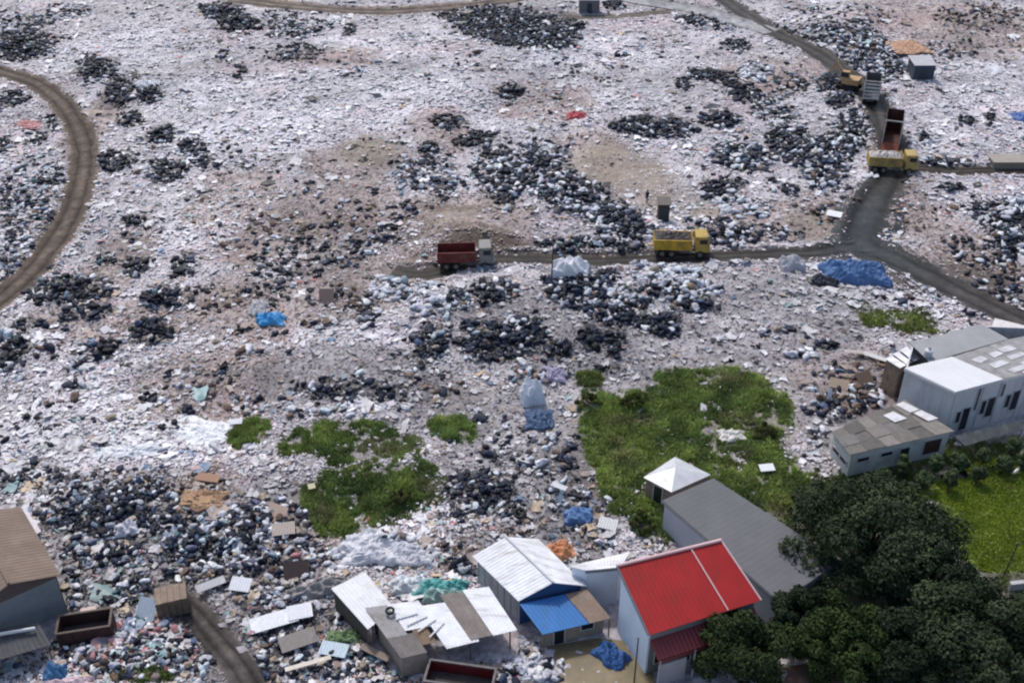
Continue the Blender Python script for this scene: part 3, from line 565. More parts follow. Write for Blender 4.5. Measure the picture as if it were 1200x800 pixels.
def blue_house():
    t = thing('house', 'small house with white metal gable roof and a bright blue front roof', 'house', V(604, 730))
    he, hr = 2.6, 3.7
    BL_, BR_ = px4([(553.5,651.5),(631,631)], he); FL, FR = px4([(607.5,704),(688,686)], he)
    RB = (BL_+BR_)/2; RB.z = hr; RF = (FL+FR)/2; RF.z = hr
    wz = zincw()
    MB().corr(RB, RF, FL, BL_, .05, .3, .008).build('roof_plane', wz, t, True); MB().corr(RB, RF, FR, BR_, .05, .3, .008).build('roof_plane', wz, t, True)
    MB().cyl(RB+Vector((0,0,.03)), RF+Vector((0,0,.03)), .09, n=8).build('ridge_cap', mat('ridge_metal', (.5,.5,.54), .5), t, True)
    u = (FR-FL).normalized(); d = (FL-BL_).normalized()
    bl, br, fl, fr = BL_+u*.3+d*.2, BR_-u*.3+d*.2, FL+u*.3-d*.3, FR-u*.3-d*.3
    panel = mat('pale_panel_wall', (.40,.42,.44), .8, 0, .12, 1.2, (.24,.23,.22), .5, .7, streak=(2.5,2.5,.4))
    w = MB(); w.wall(bl, fl, -.2, he-.06, he-.06, .1); w.wall(br, bl, -.2, he-.06, he-.06, .1, hr-.15); w.wall(fr, br, -.2, he-.06, he-.06, .1); w.build('wall', panel, t, True)
    MB().wall(fl, fr, -.2, he-.06, he-.06, .1, hr-.15).build('front_gable', mat('deep_blue_wall', (.025,.07,.20), .7, 0, .2, 1), t, True)
    pl = MB()
    for k in range(7):
        p = bl.lerp(fl, .03+k*.155)-u*.06; pl.box((p.x, p.y, (he-.3)/2), (.07, .05, he-.3), math.atan2(d.y, d.x))
    pl.build('wall_batten', concrete(), t, True)
    L0, L1, L2, L3 = px4([(609,707.5,2.42),(688,690,2.42),(716,724,1.85),(636,743,1.85)], 0)
    MB().corr(L0, L0.lerp(L1, .66), L3.lerp(L2, .68), L3, .05, .3, .008).build('blue_front_roof', mat('blue_roof_sheet', (.022,.145,.40), .5, 0, .12, .7, (.05,.10,.2), .5, .8), t, True)
    MB().corr(L0.lerp(L1, .67), L1, L2, L3.lerp(L2, .69), .05, .3, .008).build('brown_front_roof', mat('rusty_brown_sheet', (.21,.155,.12), .75, 0, .25, 1.2, (.28,.23,.2), .5), t, True)
    a, b = L3.lerp(L0, .18)+u*.2, L2.lerp(L1, .18)-u*.2
    MB().wall(a, b, -.2, 1.75, 1.75, .1).build('front_wall', mat('tan_boards', (.27,.22,.18), .85, 0, .2, 1.5, (.16,.13,.11), .5), t, True)
    rect_window(t, a, b, .28, .05, 1.6, .75, 1, name='door'); rect_window(t, a, b, .73, .9, 1.55, .9, 1)
    for s in (.02,.98):
        p = L3.lerp(L2, s); MB().cyl((p.x, p.y, -.1), (p.x, p.y, 1.8), .05, n=6).build('post', wood(), t, True)
blue_house()

def low_shed():
    t = thing('open_shed', 'low open shed roofed with mismatched white, grey and brown sheets', 'shed', V(455, 765))
    h0, h1 = 2.5, 2.1
    A, B, C, D = px4([(428,712,h0),(575,692,h0),(606,739,h1),(470,771,h1)], 0)
    def pt(u, v): return A.lerp(B, u).lerp(D.lerp(C, u), v)
    brown = mat('brown_grey_sheet', (.19,.165,.155), .8, 0, .25, 1.5, (.10,.085,.08), .5); white = zincw()
    for u0, u1, v0, v1, m, dz in [(0,.17,0,.62,zincg(),.02),(.0,.22,.6,1,mat('dark_board', (.15,.135,.13), .85, 0, .2, 2),.0),(.17,.42,.0,.55,white,.06),(.22,.34,.5,.86,wood(),.02),(.38,.66,.12,1.03,white,.05),(.60,.82,-.05,.98,brown,.09),(.79,1.0,-.08,1.0,white,.12)]:
        z = Vector((0, 0, dz)); MB().corr(pt(u0, v0)+z, pt(u1, v0)+z, pt(u1, v1)+z, pt(u0, v1)+z, .04, .28, .018).build('roof_sheet', m, t, True)
    # holes: short pale battens over the broken middle part
    b = MB()
    for k in range(4): b.box(pt(.25+.05*k, .3+.12*k)+Vector((0,0,.15)), (1.6, .1, .05), .35+.2*k)
    b.build('batten', mat('pale_batten', (.55,.54,.55), .7), t, True)
    for u in (.03,.3,.6,.95):
        for v in (.05,.95):
            p = pt(u, v); MB().cyl((p.x, p.y, -.2), (p.x, p.y, p.z-.06), .06, n=6).build('post', wood(), t, True)
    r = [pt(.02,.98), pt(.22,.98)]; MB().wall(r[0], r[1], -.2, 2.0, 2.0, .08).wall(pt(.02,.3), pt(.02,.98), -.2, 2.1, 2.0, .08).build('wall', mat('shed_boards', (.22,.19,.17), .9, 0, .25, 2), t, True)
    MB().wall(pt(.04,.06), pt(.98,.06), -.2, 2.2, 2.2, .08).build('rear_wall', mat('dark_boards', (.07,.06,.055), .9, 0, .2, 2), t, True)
    # the tilted white sheet on its own frame to the left
    s = thing('lean_to', 'lean-to with one large tilted white roof sheet left of the patched low shed', 'lean-to', V(430, 755))
    Q = px4([(388,689,2.3),(428,670,2.5),(462,712,2.5),(431,737,2.2)], 0)
    MB().corr(Q[0], Q[1], Q[2], Q[3], .04, .28, .015).build('roof', mat('bright_white_sheet', (.60,.61,.645), .5, 0, .1, 1, (.4,.38,.36), .6, .7), s, True)
    for q in inset(Q, .25): MB().cyl((q.x, q.y, -.2), (q.x, q.y, q.z-.06), .06, n=6).build('post', wood(), s, True)
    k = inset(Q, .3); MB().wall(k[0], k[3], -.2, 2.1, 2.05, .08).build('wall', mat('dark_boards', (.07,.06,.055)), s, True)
low_shed()

def brown_house():
    t = thing('house', 'house with faded brown gable roof and blue-grey wall at the left edge', 'house', V(20, 745))
    he, hr = 4.0, 5.2
    AP = V(12, 661, hr); ER = V(71, 673, he)
    ax = Vector((math.cos(R(128)), math.sin(R(128)), 0)); n = Vector((ER.x-AP.x, ER.y-AP.y, 0)); half = n.length
    n = Vector((ax.y, -ax.x, 0)); half = 3.3
    AP2 = ER-n*half; AP2.z = hr; EL = ER-n*2*half; L = 9.
    rm = mat('faded_brown_roof', (.17,.125,.098), .7, 0, .15, .8, (.25,.20,.16), .5, .6)
    MB().corr(AP2, AP2+ax*L, ER+ax*L, ER, .06, .35, .02).build('roof_plane', rm, t, True); MB().corr(AP2, AP2+ax*L, EL+ax*L, EL, .06, .35, .02).build('roof_plane', rm, t, True)
    MB().cyl(AP2+Vector((0,0,.05)), AP2+ax*L+Vector((0,0,.05)), .1, n=8).build('ridge_cap', rm, t, True)
    tr = MB(); tr.wall(AP2, ER, 0, 0, 0, .05) if False else None
    fl, fr = EL+n*.3+ax*.5, ER-n*.3+ax*.5; bl, br = EL+n*.3+ax*(L-.4), ER-n*.3+ax*(L-.4)
    MB().wall(fl, fr, -.2, he-.05, he-.05, .14, hr-.15).build('gable_wall', mat('blue_grey_wall', (.19,.215,.235), .8, 0, .12, .8, (.13,.14,.15), .5, .6), t, True)
    MB().wall(fr, br, -.2, he-.05, he-.05, .14).wall(br, bl, -.2, he-.05, he-.05, .14, hr-.15).wall(bl, fl, -.2, he-.05, he-.05, .14).build('wall', mat('dark_brown_wall', (.10,.08,.075), .9, 0, .2, 1), t, True)
    MB().wall(fl-ax*.09, fr-ax*.09, 3.55, he-.02, he-.02, .04, hr-.2).build('gable_board', mat('dark_brown_wall', (.10,.08,.075)), t, True)
    c = thing('awning', 'low grey awning with white edge beam below the brown roofed house', 'awning', V(10, 790))
    z = 2.0; Q = [V(-60,748,z+.15), V(44,728,z+.15), V(60,755,z-.25), V(-60,790,z-.25)]
    MB().corr(Q[0], Q[1], Q[2], Q[3], .05, .3, .02).build('roof', mat('dark_grey_sheet', (.06,.063,.07), .7, 0, .25, 1), c, True)
    MB().wall(V(-60,752,2.4), V(41,735,2.4), 2.25, 2.45, 2.45, .12).build('edge_beam', mat('white_beam', (.62,.64,.68), .6), c, True)
    for s in (.4,.7,.96):
        p = Q[3].lerp(Q[2], s); MB().cyl((p.x, p.y, 0), (p.x, p.y, p.z-.05), .06, n=6).build('post', steel(), c, True)
brown_house()

def hut(name, label, a, b, w, h, wallc, roofc, depth, door=True):
    A, B = V(*a), V(*b); t = thing(name, label, 'hut', A.lerp(B, .5)); u = (B-A).normalized(); n = Vector((-u.y, u.x, 0))
    zb = float(terrain(np.array([A.x]), np.array([A.y]))[0])-.2
    C, D = B+n*depth, A+n*depth; wm = MB()
    for p, q in ((A,B),(B,C),(C,D),(D,A)): wm.wall(p, q, zb, zb+h, zb+h, .1)
    wm.build('wall', mat(name+'_wall', wallc, .8, 0, .15, 1), t, True); z = Vector((0, 0, zb+h+.08)); e = .25
    MB().corr(A-u*e-n*e+z, B+u*e-n*e+z, C+u*e+n*e+z*1.12, D-u*e+n*e+z*1.12, .06, .3, .02).build('roof', mat(name+'_roof', roofc, .6, 0, .15, 1), t, True)
    if door: 
        dz = MB().box(A.lerp(B, .5)-n*.09-Vector(t.location)+Vector((0,0,zb+1.0)), (.9, .06, 1.9), math.atan2(u.y, u.x)).build('door', mat('hut_door', (.03,.04,.055), .6), t)
    return t
hut('dump_hut', 'small dark blue-grey hut with pale grey roof among sacks near the top right', (1069,97), (1092,97), 3, 2.6, (.045,.06,.085), (.38,.38,.41), 3.4)
hut('site_cabin', 'small grey cabin beside the track at the top edge of the dump', (679,17), (702,17), 3, 2.5, (.15,.15,.17), (.22,.22,.24), 3.)
hut('roadside_box', 'small beige roadside hut at the right edge beside the side track', (1164,198), (1215,198), 3, 1.3, (.22,.19,.165), (.28,.25,.22), 2.0, False)
hut('standing_cabin', 'narrow dark brown upright cabin behind the yellow truck on the middle road', (771,262), (783,262), 2, 2.3, (.065,.05,.048), (.10,.085,.08), 1.2)

# ------------------------------------------------------------------ vehicles
def wheel(parent, x, y, r=.48):
    w = MB().cyl((x, y-.15, r), (x, y+.15, r), r, n=18).build('wheel', rubber(), parent)
    s = 1 if y > 0 else -1
    MB().cyl((x, y+s*.152, r), (x, y+s*.17, r), r*.55, n=14).cyl((x, y+s*.17, r), (x, y+s*.22, r), r*.2, n=8).build('rim', mat('muddy_rim', (.2,.17,.14), .7, .2, .3, 5), w)
def truck(label, loc, head, bedc, cabc, length=6.4, bed_h=1.15, load=None, cage=0., slats=False, tail='closed', group='lorries on the dump roads'):
    t = thing('dump_truck', label, 'truck', loc, head, group)
    L = length; bl = L*.68; x0 = -L/2; bx = x0+bl/2; w = 2.3
    bm_ = mat('bed_paint_%02x%02x%02x' % tuple(int(c*99) for c in bedc), bedc, .65, 0, .3, 1.5, (.12,.085,.065), .85, 1.1)
    cm = mat('cab_paint_%02x%02x%02x' % tuple(int(c*99) for c in cabc), cabc, .55, 0, .2, 1.5, (.14,.105,.08), .75, 1.2)
    MB().box((0, -.42, .75), (L*.96, .14, .22)).box((0, .42, .75), (L*.96, .14, .22)).box((x0+.3, 0, .75), (.15, .8, .2)).box((.6, 0, .62), (.9, 1.4, .4)).build('chassis', steel(), t)
    for x in (x0+1.0, x0+2.1, L/2-1.05):
        for y in (-.95, .95): wheel(t, x, y)
    b = MB(); z0 = 1.08; hh = bed_h+cage
    b.box((bx, 0, z0), (bl, w, .1))
    sm = MB()
    for s in (-1, 1):
        b.box((bx, s*(w/2-.03), z0+.05+bed_h/2), (bl, .06, bed_h))
        for k in range(6): b.box((x0+.1+k*(bl-.2)/5, s*(w/2+.035), z0+.05+bed_h/2), (.09, .07, bed_h))
        b.box((bx, s*(w/2+.03), z0+.05+bed_h), (bl, .12, .1))
    b.box((x0+bl-.03, 0, z0+.05+bed_h/2+.15), (.06, w-.14, bed_h+.3))
    b.build('bed', bm_, t)
    if cage:
        c = MB()
        for s in (-1, 1):
            c.box((bx, s*(w/2-.03), z0+.1+bed_h+cage/2), (bl, .05, cage))
        c.box((x0+bl-.05, 0, z0+.1+bed_h+cage/2), (.05, w-.12, cage)); c.build('cage_side', bm_, t)
        f = MB()
        for s in (-1, 1): f.box((x0-.03, s*(w/2-.02), z0+hh/2), (.1, .14, hh+.1))
        f.box((x0-.03, 0, z0+hh+.1), (.1, w+.1, .14)); f.build('rear_frame', mat('pale_frame_paint', (.42,.40,.40), .6, 0, .15, 2), t)
    if tail == 'closed': MB().box((x0+.03, 0, z0+.05+bed_h/2), (.06, w-.14, bed_h)).build('tailgate', bm_, t)
    elif tail == 'down': MB().box((x0-.55, 0, z0-.5), (1.5, w, .07), 0, 0, -.75).build('tailgate', mat('rust_red_plate', (.20,.055,.035), .7, 0, .2, 2), t)
    if slats:
        for k in range(5): MB().box((x0-.03, 0, z0+.15+k*hh/5), (.06, w, hh/5*.55)).build('slat', mat('pale_slat', (.40,.41,.42), .7, 0, .2, 2), t)
    # cab
    cx = L/2-.85; cl = 1.65; ch = 2.0
    prof = [(-cl/2,0),(cl/2,0),(cl/2,ch*.48),(cl/2-.28,ch),(-cl/2,ch)]
    vs = [(cx+x, s*1.08, .75+z) for s in (-1,1) for x, z in prof]; n = 5
    MB().add(vs, [tuple(range(n)), tuple(range(2*n-1, n-1, -1))]+[(i, n+i, n+(i+1) % n, (i+1) % n) for i in range(n)]).build('cab', cm, t, bevel=.06)
    gl = mat('truck_glass', (.01,.013,.018), .15, 0, 0)
    dx, dz = -.28, ch*.52; sl_ = math.hypot(dx, dz); e = .03; nx, nz = dz/sl_, -dx/sl_
    p = lambda k, y: (cx+cl/2+dx*k+nx*e, y, .75+ch*.48+dz*k+nz*e)
    MB().slab([p(.1,-.92), p(.1,.92), p(.88,.86), p(.88,-.86)], .02).build('windscreen', gl, t)
    for s in (-1, 1):
        MB().box((cx+.05, s*1.1, .75+ch*.7), (.85, .03, .55)).build('side_window', gl, t)
        MB().box((cx+cl/2+.03, s*.8, 1.05), (.06, .28, .2)).build('headlight', mat('lamp_glass', (.6,.6,.55), .2), t)
        MB().box((cx+cl/2-.1, s*1.25, .75+ch*.75), (.06, .2, .4)).box((cx+cl/2-.1, s*1.13, .75+ch*.85), (.04, .2, .04)).build('mirror', steel(), t)
    MB().box((cx+cl/2+.05, 0, .72), (.16, 2.2, .3)).build('bumper', steel(), t)
    if load:
        n = 14; m_ = 8; top = z0+.1+bed_h*.9; vs = []
        for i in range(n+1):
            for j in range(m_+1):
                u, v = i/n, j/m_; hz = top+.45*math.sin(math.pi*u)**.5*math.sin(math.pi*v)**.5*(.5+random.random())
                vs.append((x0+.08+u*(bl-.2), -w/2+.1+v*(w-.2), hz))
        fs = [(i*(m_+1)+j, (i+1)*(m_+1)+j, (i+1)*(m_+1)+j+1, i*(m_+1)+j+1) for i in range(n) for j in range(m_)]
        MB().add(vs, fs).build('load', mat('load_%s' % load[0], load[1], .8, 0, .5, 2.5, load[2], .8, 2.2), t)
    return t
def onroad(px, py, dz=0.): 
    p = G(px, py); p.z += .1+dz; return p
truck('dump truck with dull red sides and empty bed on the middle road', onroad(546,312), R(3), (.13,.022,.022), (.20,.20,.20))
truck('yellow dump truck with dark load on the middle road below the brown cabin', onroad(797,298), R(-3), (.46,.29,.03), (.40,.27,.06), load=('dark', (.06,.05,.05), (.14,.12,.11)))
truck('dirty yellow truck loaded with pale rubbish crossing in front of the maroon box truck', onroad(1043,201), R(-8), (.34,.25,.085), (.38,.28,.10), load=('pale', (.42,.39,.38), (.12,.09,.08)))
truck('maroon high-sided truck seen from behind, open rear and red tailgate down', onroad(1043,166), R(71), (.055,.016,.015), (.22,.09,.045), 7.0, 1.2, cage=1.9, tail='down')
truck('grey truck with pale horizontal slats across its tail, farthest up the haul road', onroad(1019,117), R(73), (.10,.10,.11), (.16,.17,.2), 6.2, 1.1, cage=1.6, slats=True, tail='none')
def excavator(px, py):
    t = thing('excavator', 'small tan excavator with folded arm beside the haul road next to the slatted truck', 'excavator', onroad(px, py), R(150))
    tan = mat('tan_paint', (.40,.26,.13), .6, 0, .2, 2, RUST, .5)
    for s in (-1, 1):
        MB().box((0, s*.9, .4), (3., .5, .7)).cyl((-1.5, s*.9-.25, .4), (-1.5, s*.9+.25, .4), .35, n=12).cyl((1.5, s*.9-.25, .4), (1.5, s*.9+.25, .4), .35, n=12).build('track', rubber(), t)
    MB().cyl((0,0,.7), (0,0,1.), .7, n=14).box((-.3, 0, 1.45), (2.6, 2.2, .9)).build('body', tan, t, bevel=.05)
    c = MB().box((.6, .6, 2.3), (1.2, .95, 1.3), taper=.9).build('cab', tan, t); MB().box((.65, .6, 2.45), (1.24, .99, .7), taper=.92).build('window', mat('truck_glass', (.01,.013,.018)), c)
    MB().box((1.5, -.3, 2.6), (.35, .35, 3.2), 0, 0, .75).box((2.9, -.3, 3.0), (.3, .3, 2.2), 0, 0, -.5).build('arm', tan, t)
    MB().box((3.4, -.3, 1.75), (.7, .9, .7), 0, 0, .4, .7).build('bucket', steel(), t)
excavator(994, 105)

def skip(label, px, py, L, w, h, rz, outc, inc):
    t = thing('waste_skip', label, 'skip', G(px, py), R(rz)); m = mat('skip_paint_%d' % px, outc, .7, 0, .25, 1.5, (.06,.04,.035), .6); b = MB()
    for s in (-1, 1): b.box((0, s*w/2, h/2+.15), (L, .07, h)); b.box((s*L/2, 0, h/2+.15), (.07, w-.08, h))
    for s in (-1, 1):
        for k in range(5): b.box((-L/2+.2+k*(L-.4)/4, s*(w/2+.06), h/2+.1), (.1, .08, h-.1))
    b.build('body', m, t); r = MB()
    for s in (-1, 1): r.box((0, s*w/2, h+.2), (L+.1, .16, .1)); r.box((s*L/2, 0, h+.2), (.16, w-.18, .1))
    r.build('rim', mat('skip_rim_%d' % px, inc, .7, 0, .2, 2), t)
    MB().box((0, 0, .3), (L-.1, w-.1, .12)).build('floor', mat('skip_floor', (.06,.055,.055), .9, 0, .3, 2), t); return t
skip('dark red open-topped skip in front of the patched low shed at the bottom edge', 540, 806, 4.6, 1.8, 1.2, -10, (.14,.012,.016), (.12,.115,.12))
skip('rusty maroon open skip beside the brown roofed house with a pale pink sheet on it', 104, 744, 3.6, 1.7, 1.3, 12, (.05,.022,.02), (.09,.065,.055))
def crate_hut():
    t = thing('wooden_cart', 'tall brown wooden box cart standing at the head of the yard track', 'cart', G(205,716), R(18)); m = mat('brown_planks', (.14,.10,.075), .85, 0, .3, 2, (.09,.06,.045), .6)
    b = MB()
    for k in range(5): b.box((-.88+k*.44, -.75, 1.05), (.40, .06, 1.5))
    for k in range(4): b.box((-1.1, -.55+k*.37, 1.05), (.06, .33, 1.5)); b.box((1.1, -.55+k*.37, 1.05), (.06, .33, 1.5))
    b.box((0, .75, 1.05), (2.2, .06, 1.5)); b.build('side', m, t)
    tp = MB()
    for k in range(5): tp.box((-.88+k*.44, 0, 1.86+.02*(k % 2)), (.42, 1.65, .07), 0, 0, .03*(-1)**k)
    tp.build('top', mat('pale_planks', (.21,.16,.125), .85, 0, .25, 2), t)
    for x in (-.8,.8):
        for y in (-.7,.7): MB().cyl((x, y-.07, .3), (x, y+.07, .3), .3, n=14).build('wheel', rubber(), t)
crate_hut()

# ------------------------------------------------------------------ sacks
def sack_mesh(i, sub=2):
    bm = bmesh.new(); bmesh.ops.create_icosphere(bm, subdivisions=sub, radius=.5); r = random.Random(50+i)
    ax = [Vector((r.gauss(0,1), r.gauss(0,1), r.gauss(0,1))).normalized() for _ in range(7)]; am = [r.uniform(-.10, .10) for _ in ax]
    sx, sy, sz = r.uniform(1.05, 1.7), r.uniform(.75, 1.0), r.uniform(.46, .66); cr = [(Vector((r.gauss(0,1), r.gauss(0,1), r.gauss(0,1))).normalized(), r.uniform(5, 9), r.uniform(0, 6)) for _ in range(4)]; knot = Vector((r.uniform(-.4,.4), r.uniform(-.4,.4), 1)).normalized()
    for v in bm.verts:
        d = v.co.normalized(); s = 1-.48*(sum(abs(math.sin(f*d.dot(x)+p0)) for x, f, p0 in cr)/4-.6)+sum(a*math.sin(4*d.dot(x)+k) for k, (a, x) in enumerate(zip(am, ax)))
        k = max(0, d.dot(knot)-.86)/.14; c = d*.5*s*(1+.55*k)
        v.co = Vector((c.x*sx, c.y*sy, max(c.z*sz, -.24)))
    vs = np.array([v.co[:] for v in bm.verts]); fs = np.array([[v.index for v in f.verts] for f in bm.faces]); bm.free(); return vs, fs
MIX = {K: (.91,.06,.03,0,0), KW: (.68,.26,.04,.02,0), WH: (.12,.82,.03,.03,0), BL: (.55,.24,.17,.04,0), MX: (.46,.30,.08,.14,.02), PK: (.40,.34,.05,.14,.07), BR: (.50,.12,.02,.36,0)}  # KW whites are pale sacks that also stand in for highlights on black film
SCOL = {0: [(.006,.008,.017),(.008,.011,.024),(.012,.017,.038),(.006,.007,.012),(.018,.024,.050)],
        1: [(.60,.60,.65),(.50,.50,.57),(.42,.42,.47),(.66,.66,.68),(.36,.38,.43),(.50,.56,.62)],
        2: [(.05,.085,.17),(.10,.15,.22),(.03,.05,.11),(.18,.25,.32),(.07,.14,.17),(.13,.14,.22)],
        3: [(.16,.11,.085),(.24,.18,.14),(.11,.075,.06),(.30,.25,.20),(.20,.16,.15)],
        4: [(.36,.16,.18),(.42,.25,.27),(.22,.07,.08),(.50,.38,.41)]}
KNAME = ['black', 'white', 'blue', 'brown', 'pink']
rec = []
for zone, x, y, rx, ry, rot, cov, mx in HEAPS:
    gx, gy = gp(x, y); w0, _ = gp(x-rx, y); w1, _ = gp(x+rx, y); _, y0 = gp(x, y+ry); _, y1 = gp(x, y-ry)
    area = math.pi*float(w1-w0)/2*float(y1-y0)/2
    size = .42 if mx == PK else .45 if y > 500 else .62
    n = int(area*cov**1.3*1.45/(size*size)); n = max(int(n*(1.35 if 'great mixed' in zone else 1.15)), 3)
    r = np.sqrt(RNG.uniform(0, 1, n))*(1+RNG.normal(0, .10, n)); a = RNG.uniform(0, 2*np.pi, n)
    ex, ey = r*np.cos(a)*rx, r*np.sin(a)*ry; c, s = math.cos(R(rot)), math.sin(R(rot))
    px, py = x+ex*c-ey*s, y+ex*s+ey*c
    k = RNG.choice(5, n, p=np.array(MIX[mx])/sum(MIX[mx])); sz = size*RNG.lognormal(-.14, .36, n).clip(.4, 1.45 if cov > .5 else 1.2)
    lift = RNG.uniform(0, 1, n)**2*.75*cov*np.clip(1-r, 0, 1)
    if zone.startswith('white heap'): lift = lift+RNG.uniform(.2, .9, n)*np.clip(1-r, 0, 1)
    for i in range(n): rec.append((px[i], py[i], int(k[i]), sz[i], zone, lift[i]))
# strays lying about the open dump, in loose clumps
n = 8000; px = RNG.uniform(-60, 1260, n); py = RNG.uniform(-12, 560, n)**1.0
wx, wy = gp(px, py); keep = (fbm(wx/9, wy/9, 200, 3)+.35*(fbm(wx/2.5, wy/2.5, 201, 2)-.5) > .60)
for i in np.nonzero(keep)[0]:
    rec.append((px[i], py[i], int(RNG.choice(4, p=[.62,.20,.05,.13])), .52*RNG.lognormal(-.1, .3), 'stray', 0.))
RX = np.array([r[0] for r in rec]); RY = np.array([r[1] for r in rec]); gx, gy, gz = ground(RX, RY)
kk = np.array([r[2] for r in rec]); sz = np.array([r[3] for r in rec]); lift = np.array([r[5] for r in rec]); zones = [r[4] for r in rec]
PLOTS = [[(1060,431),(1120,459),(1135,530),(1260,490),(1260,380),(1150,375)],[(970,500),(1000,556),(1120,525),(1122,490),(1060,465)],[(770,580),(838,556),(990,657),(914,735),(776,625)],[(683,665),(848,632),(895,705),(890,800),(740,830)],[(550,650),(635,628),(720,725),(715,775),(600,740)],[(425,705),(575,690),(608,740),(608,768),(470,795),(430,760)],[(-80,600),(15,590),(76,675),(80,742),(-80,775)],[(385,688),(428,668),(450,712),(430,760)]]
def inside(px, py, poly):
    c = np.zeros(np.shape(px), bool); n = len(poly)
    for i in range(n):
        (x0, y0), (x1, y1) = poly[i], poly[(i+1) % n]
        c ^= ((y0 > py) != (y1 > py)) & (px < (x1-x0)*(py-y0)/(y1-y0+1e-9)+x0)
    return c
rdv = road_dist(gx, gy); gwt = grass_w(gx, gy)
ok = (rdv > .25)
for pl in PLOTS: ok &= ~inside(RX, RY, pl)
isstray = np.array([z == 'stray' for z in zones]); ok &= ~(isstray & (gwt > .3))
dist = np.sqrt(gx**2+gy**2+CAMH**2); app = sz/dist
inview = (RX > -8) & (RX < 1208) & (RY > -8) & (RY < 812)
ok &= inview | (RNG.uniform(0, 1, len(ok)) < 1)
PH = [sack_mesh(i, 3) for i in range(8)]; PL = [sack_mesh(i, 2) for i in range(8)]
def smat(name, rough, spec): return mat(name, attr=True, rough=rough, var=.3, scale=3.5, bump=.9, bump_scale=5., spec=spec)
sack_m = {0: smat('black_sack_film', .5, .22), 1: smat('white_sack_weave', .6, .3), 2: smat('blue_sack_film', .5, .4), 3: smat('brown_sack_cloth', .8, .2), 4: smat('pink_sack_film', .6, .3)}
ZLAB = {'stray': 'lying loose on the open litter away from any heap'}
ZWHERE = {}
meshes = {}
indiv = np.zeros(len(ok), bool)
for k, lim in ((0,300),(1,300),(2,200),(3,200),(4,120)):
    idx = np.nonzero(ok & (kk == k) & inview)[0]; indiv[idx[np.argsort(-app[idx])[:lim]]] = True
BASE = {0: (.013,.014,.018), 1: (.54,.54,.59), 2: (.07,.14,.26), 3: (.19,.14,.11), 4: (.40,.15,.18)}
for k in range(5):
    for v in range(8):
        for c, col in enumerate(SCOL[k]):
            pass
def get_sack(k, v, c):
    key = (k, v, c)
    if key not in meshes:
        vs, fs = PH[v]; meshes[key] = np_mesh(KNAME[k]+'_sack', vs, fs, sack_m[k], np.array(SCOL[k][c])[None].repeat(len(vs), 0), True)
    return meshes[key]
for i in np.nonzero(indiv)[0]:
    k = int(kk[i]); v = int(RNG.integers(8)); c = int(RNG.integers(len(SCOL[k])))
    o = bpy.data.objects.new(KNAME[k]+'_sack', get_sack(k, v, c)); COL.objects.link(o)
    s = float(sz[i]); o.location = (gx[i], gy[i], gz[i]+.22*s+lift[i]); o.scale = (s, s, s); o.rotation_euler = (random.gauss(0,.3), random.gauss(0,.3), random.uniform(0, 6.28))
    z = zones[i]; where = ZLAB.get(z, 'in '+z)
    tag(o, '%s rubbish sack %s' % (KNAME[k], where), 'rubbish sack', '%s sacks %s' % (KNAME[k], where))
for k in range(5):
    idx = np.nonzero(ok & (kk == k) & ~indiv)[0]
    if len(idx) == 0: continue
    AV, AF, AC = [], [], []; off = 0
    for v in range(8):
        vs, fs = PL[v]; ii = idx[np.arange(len(idx)) % 8 == v]; n = len(ii)
        if not n: continue
        Rm = rots(n, .3); P = np.einsum('nij,vj->nvi', Rm, vs)*sz[ii][:, None, None]+np.stack([gx[ii], gy[ii], gz[ii]+.22*sz[ii]+lift[ii]], -1)[:, None, :]
        cols = np.array(SCOL[k])[RNG.integers(len(SCOL[k]), size=n)]*RNG.uniform(.8, 1.2, n)[:, None]
        AV.append(P.reshape(-1, 3)); AC.append(cols.repeat(len(vs), 0)); AF.append((fs[None]+(off+np.arange(n)*len(vs))[:, None, None]).reshape(-1, 3)); off += n*len(vs)
    o = link('distant_%s_sacks' % KNAME[k], np_mesh('distant_sacks', np.concatenate(AV), np.concatenate(AF), sack_m[k], np.concatenate(AC), True))
    tag(o, '%s rubbish sacks massed in heaps across the farther dump' % KNAME[k], 'rubbish sacks', None, 'stuff')
print('sacks', len(rec), 'ok', ok.sum(), 'indiv', indiv.sum())

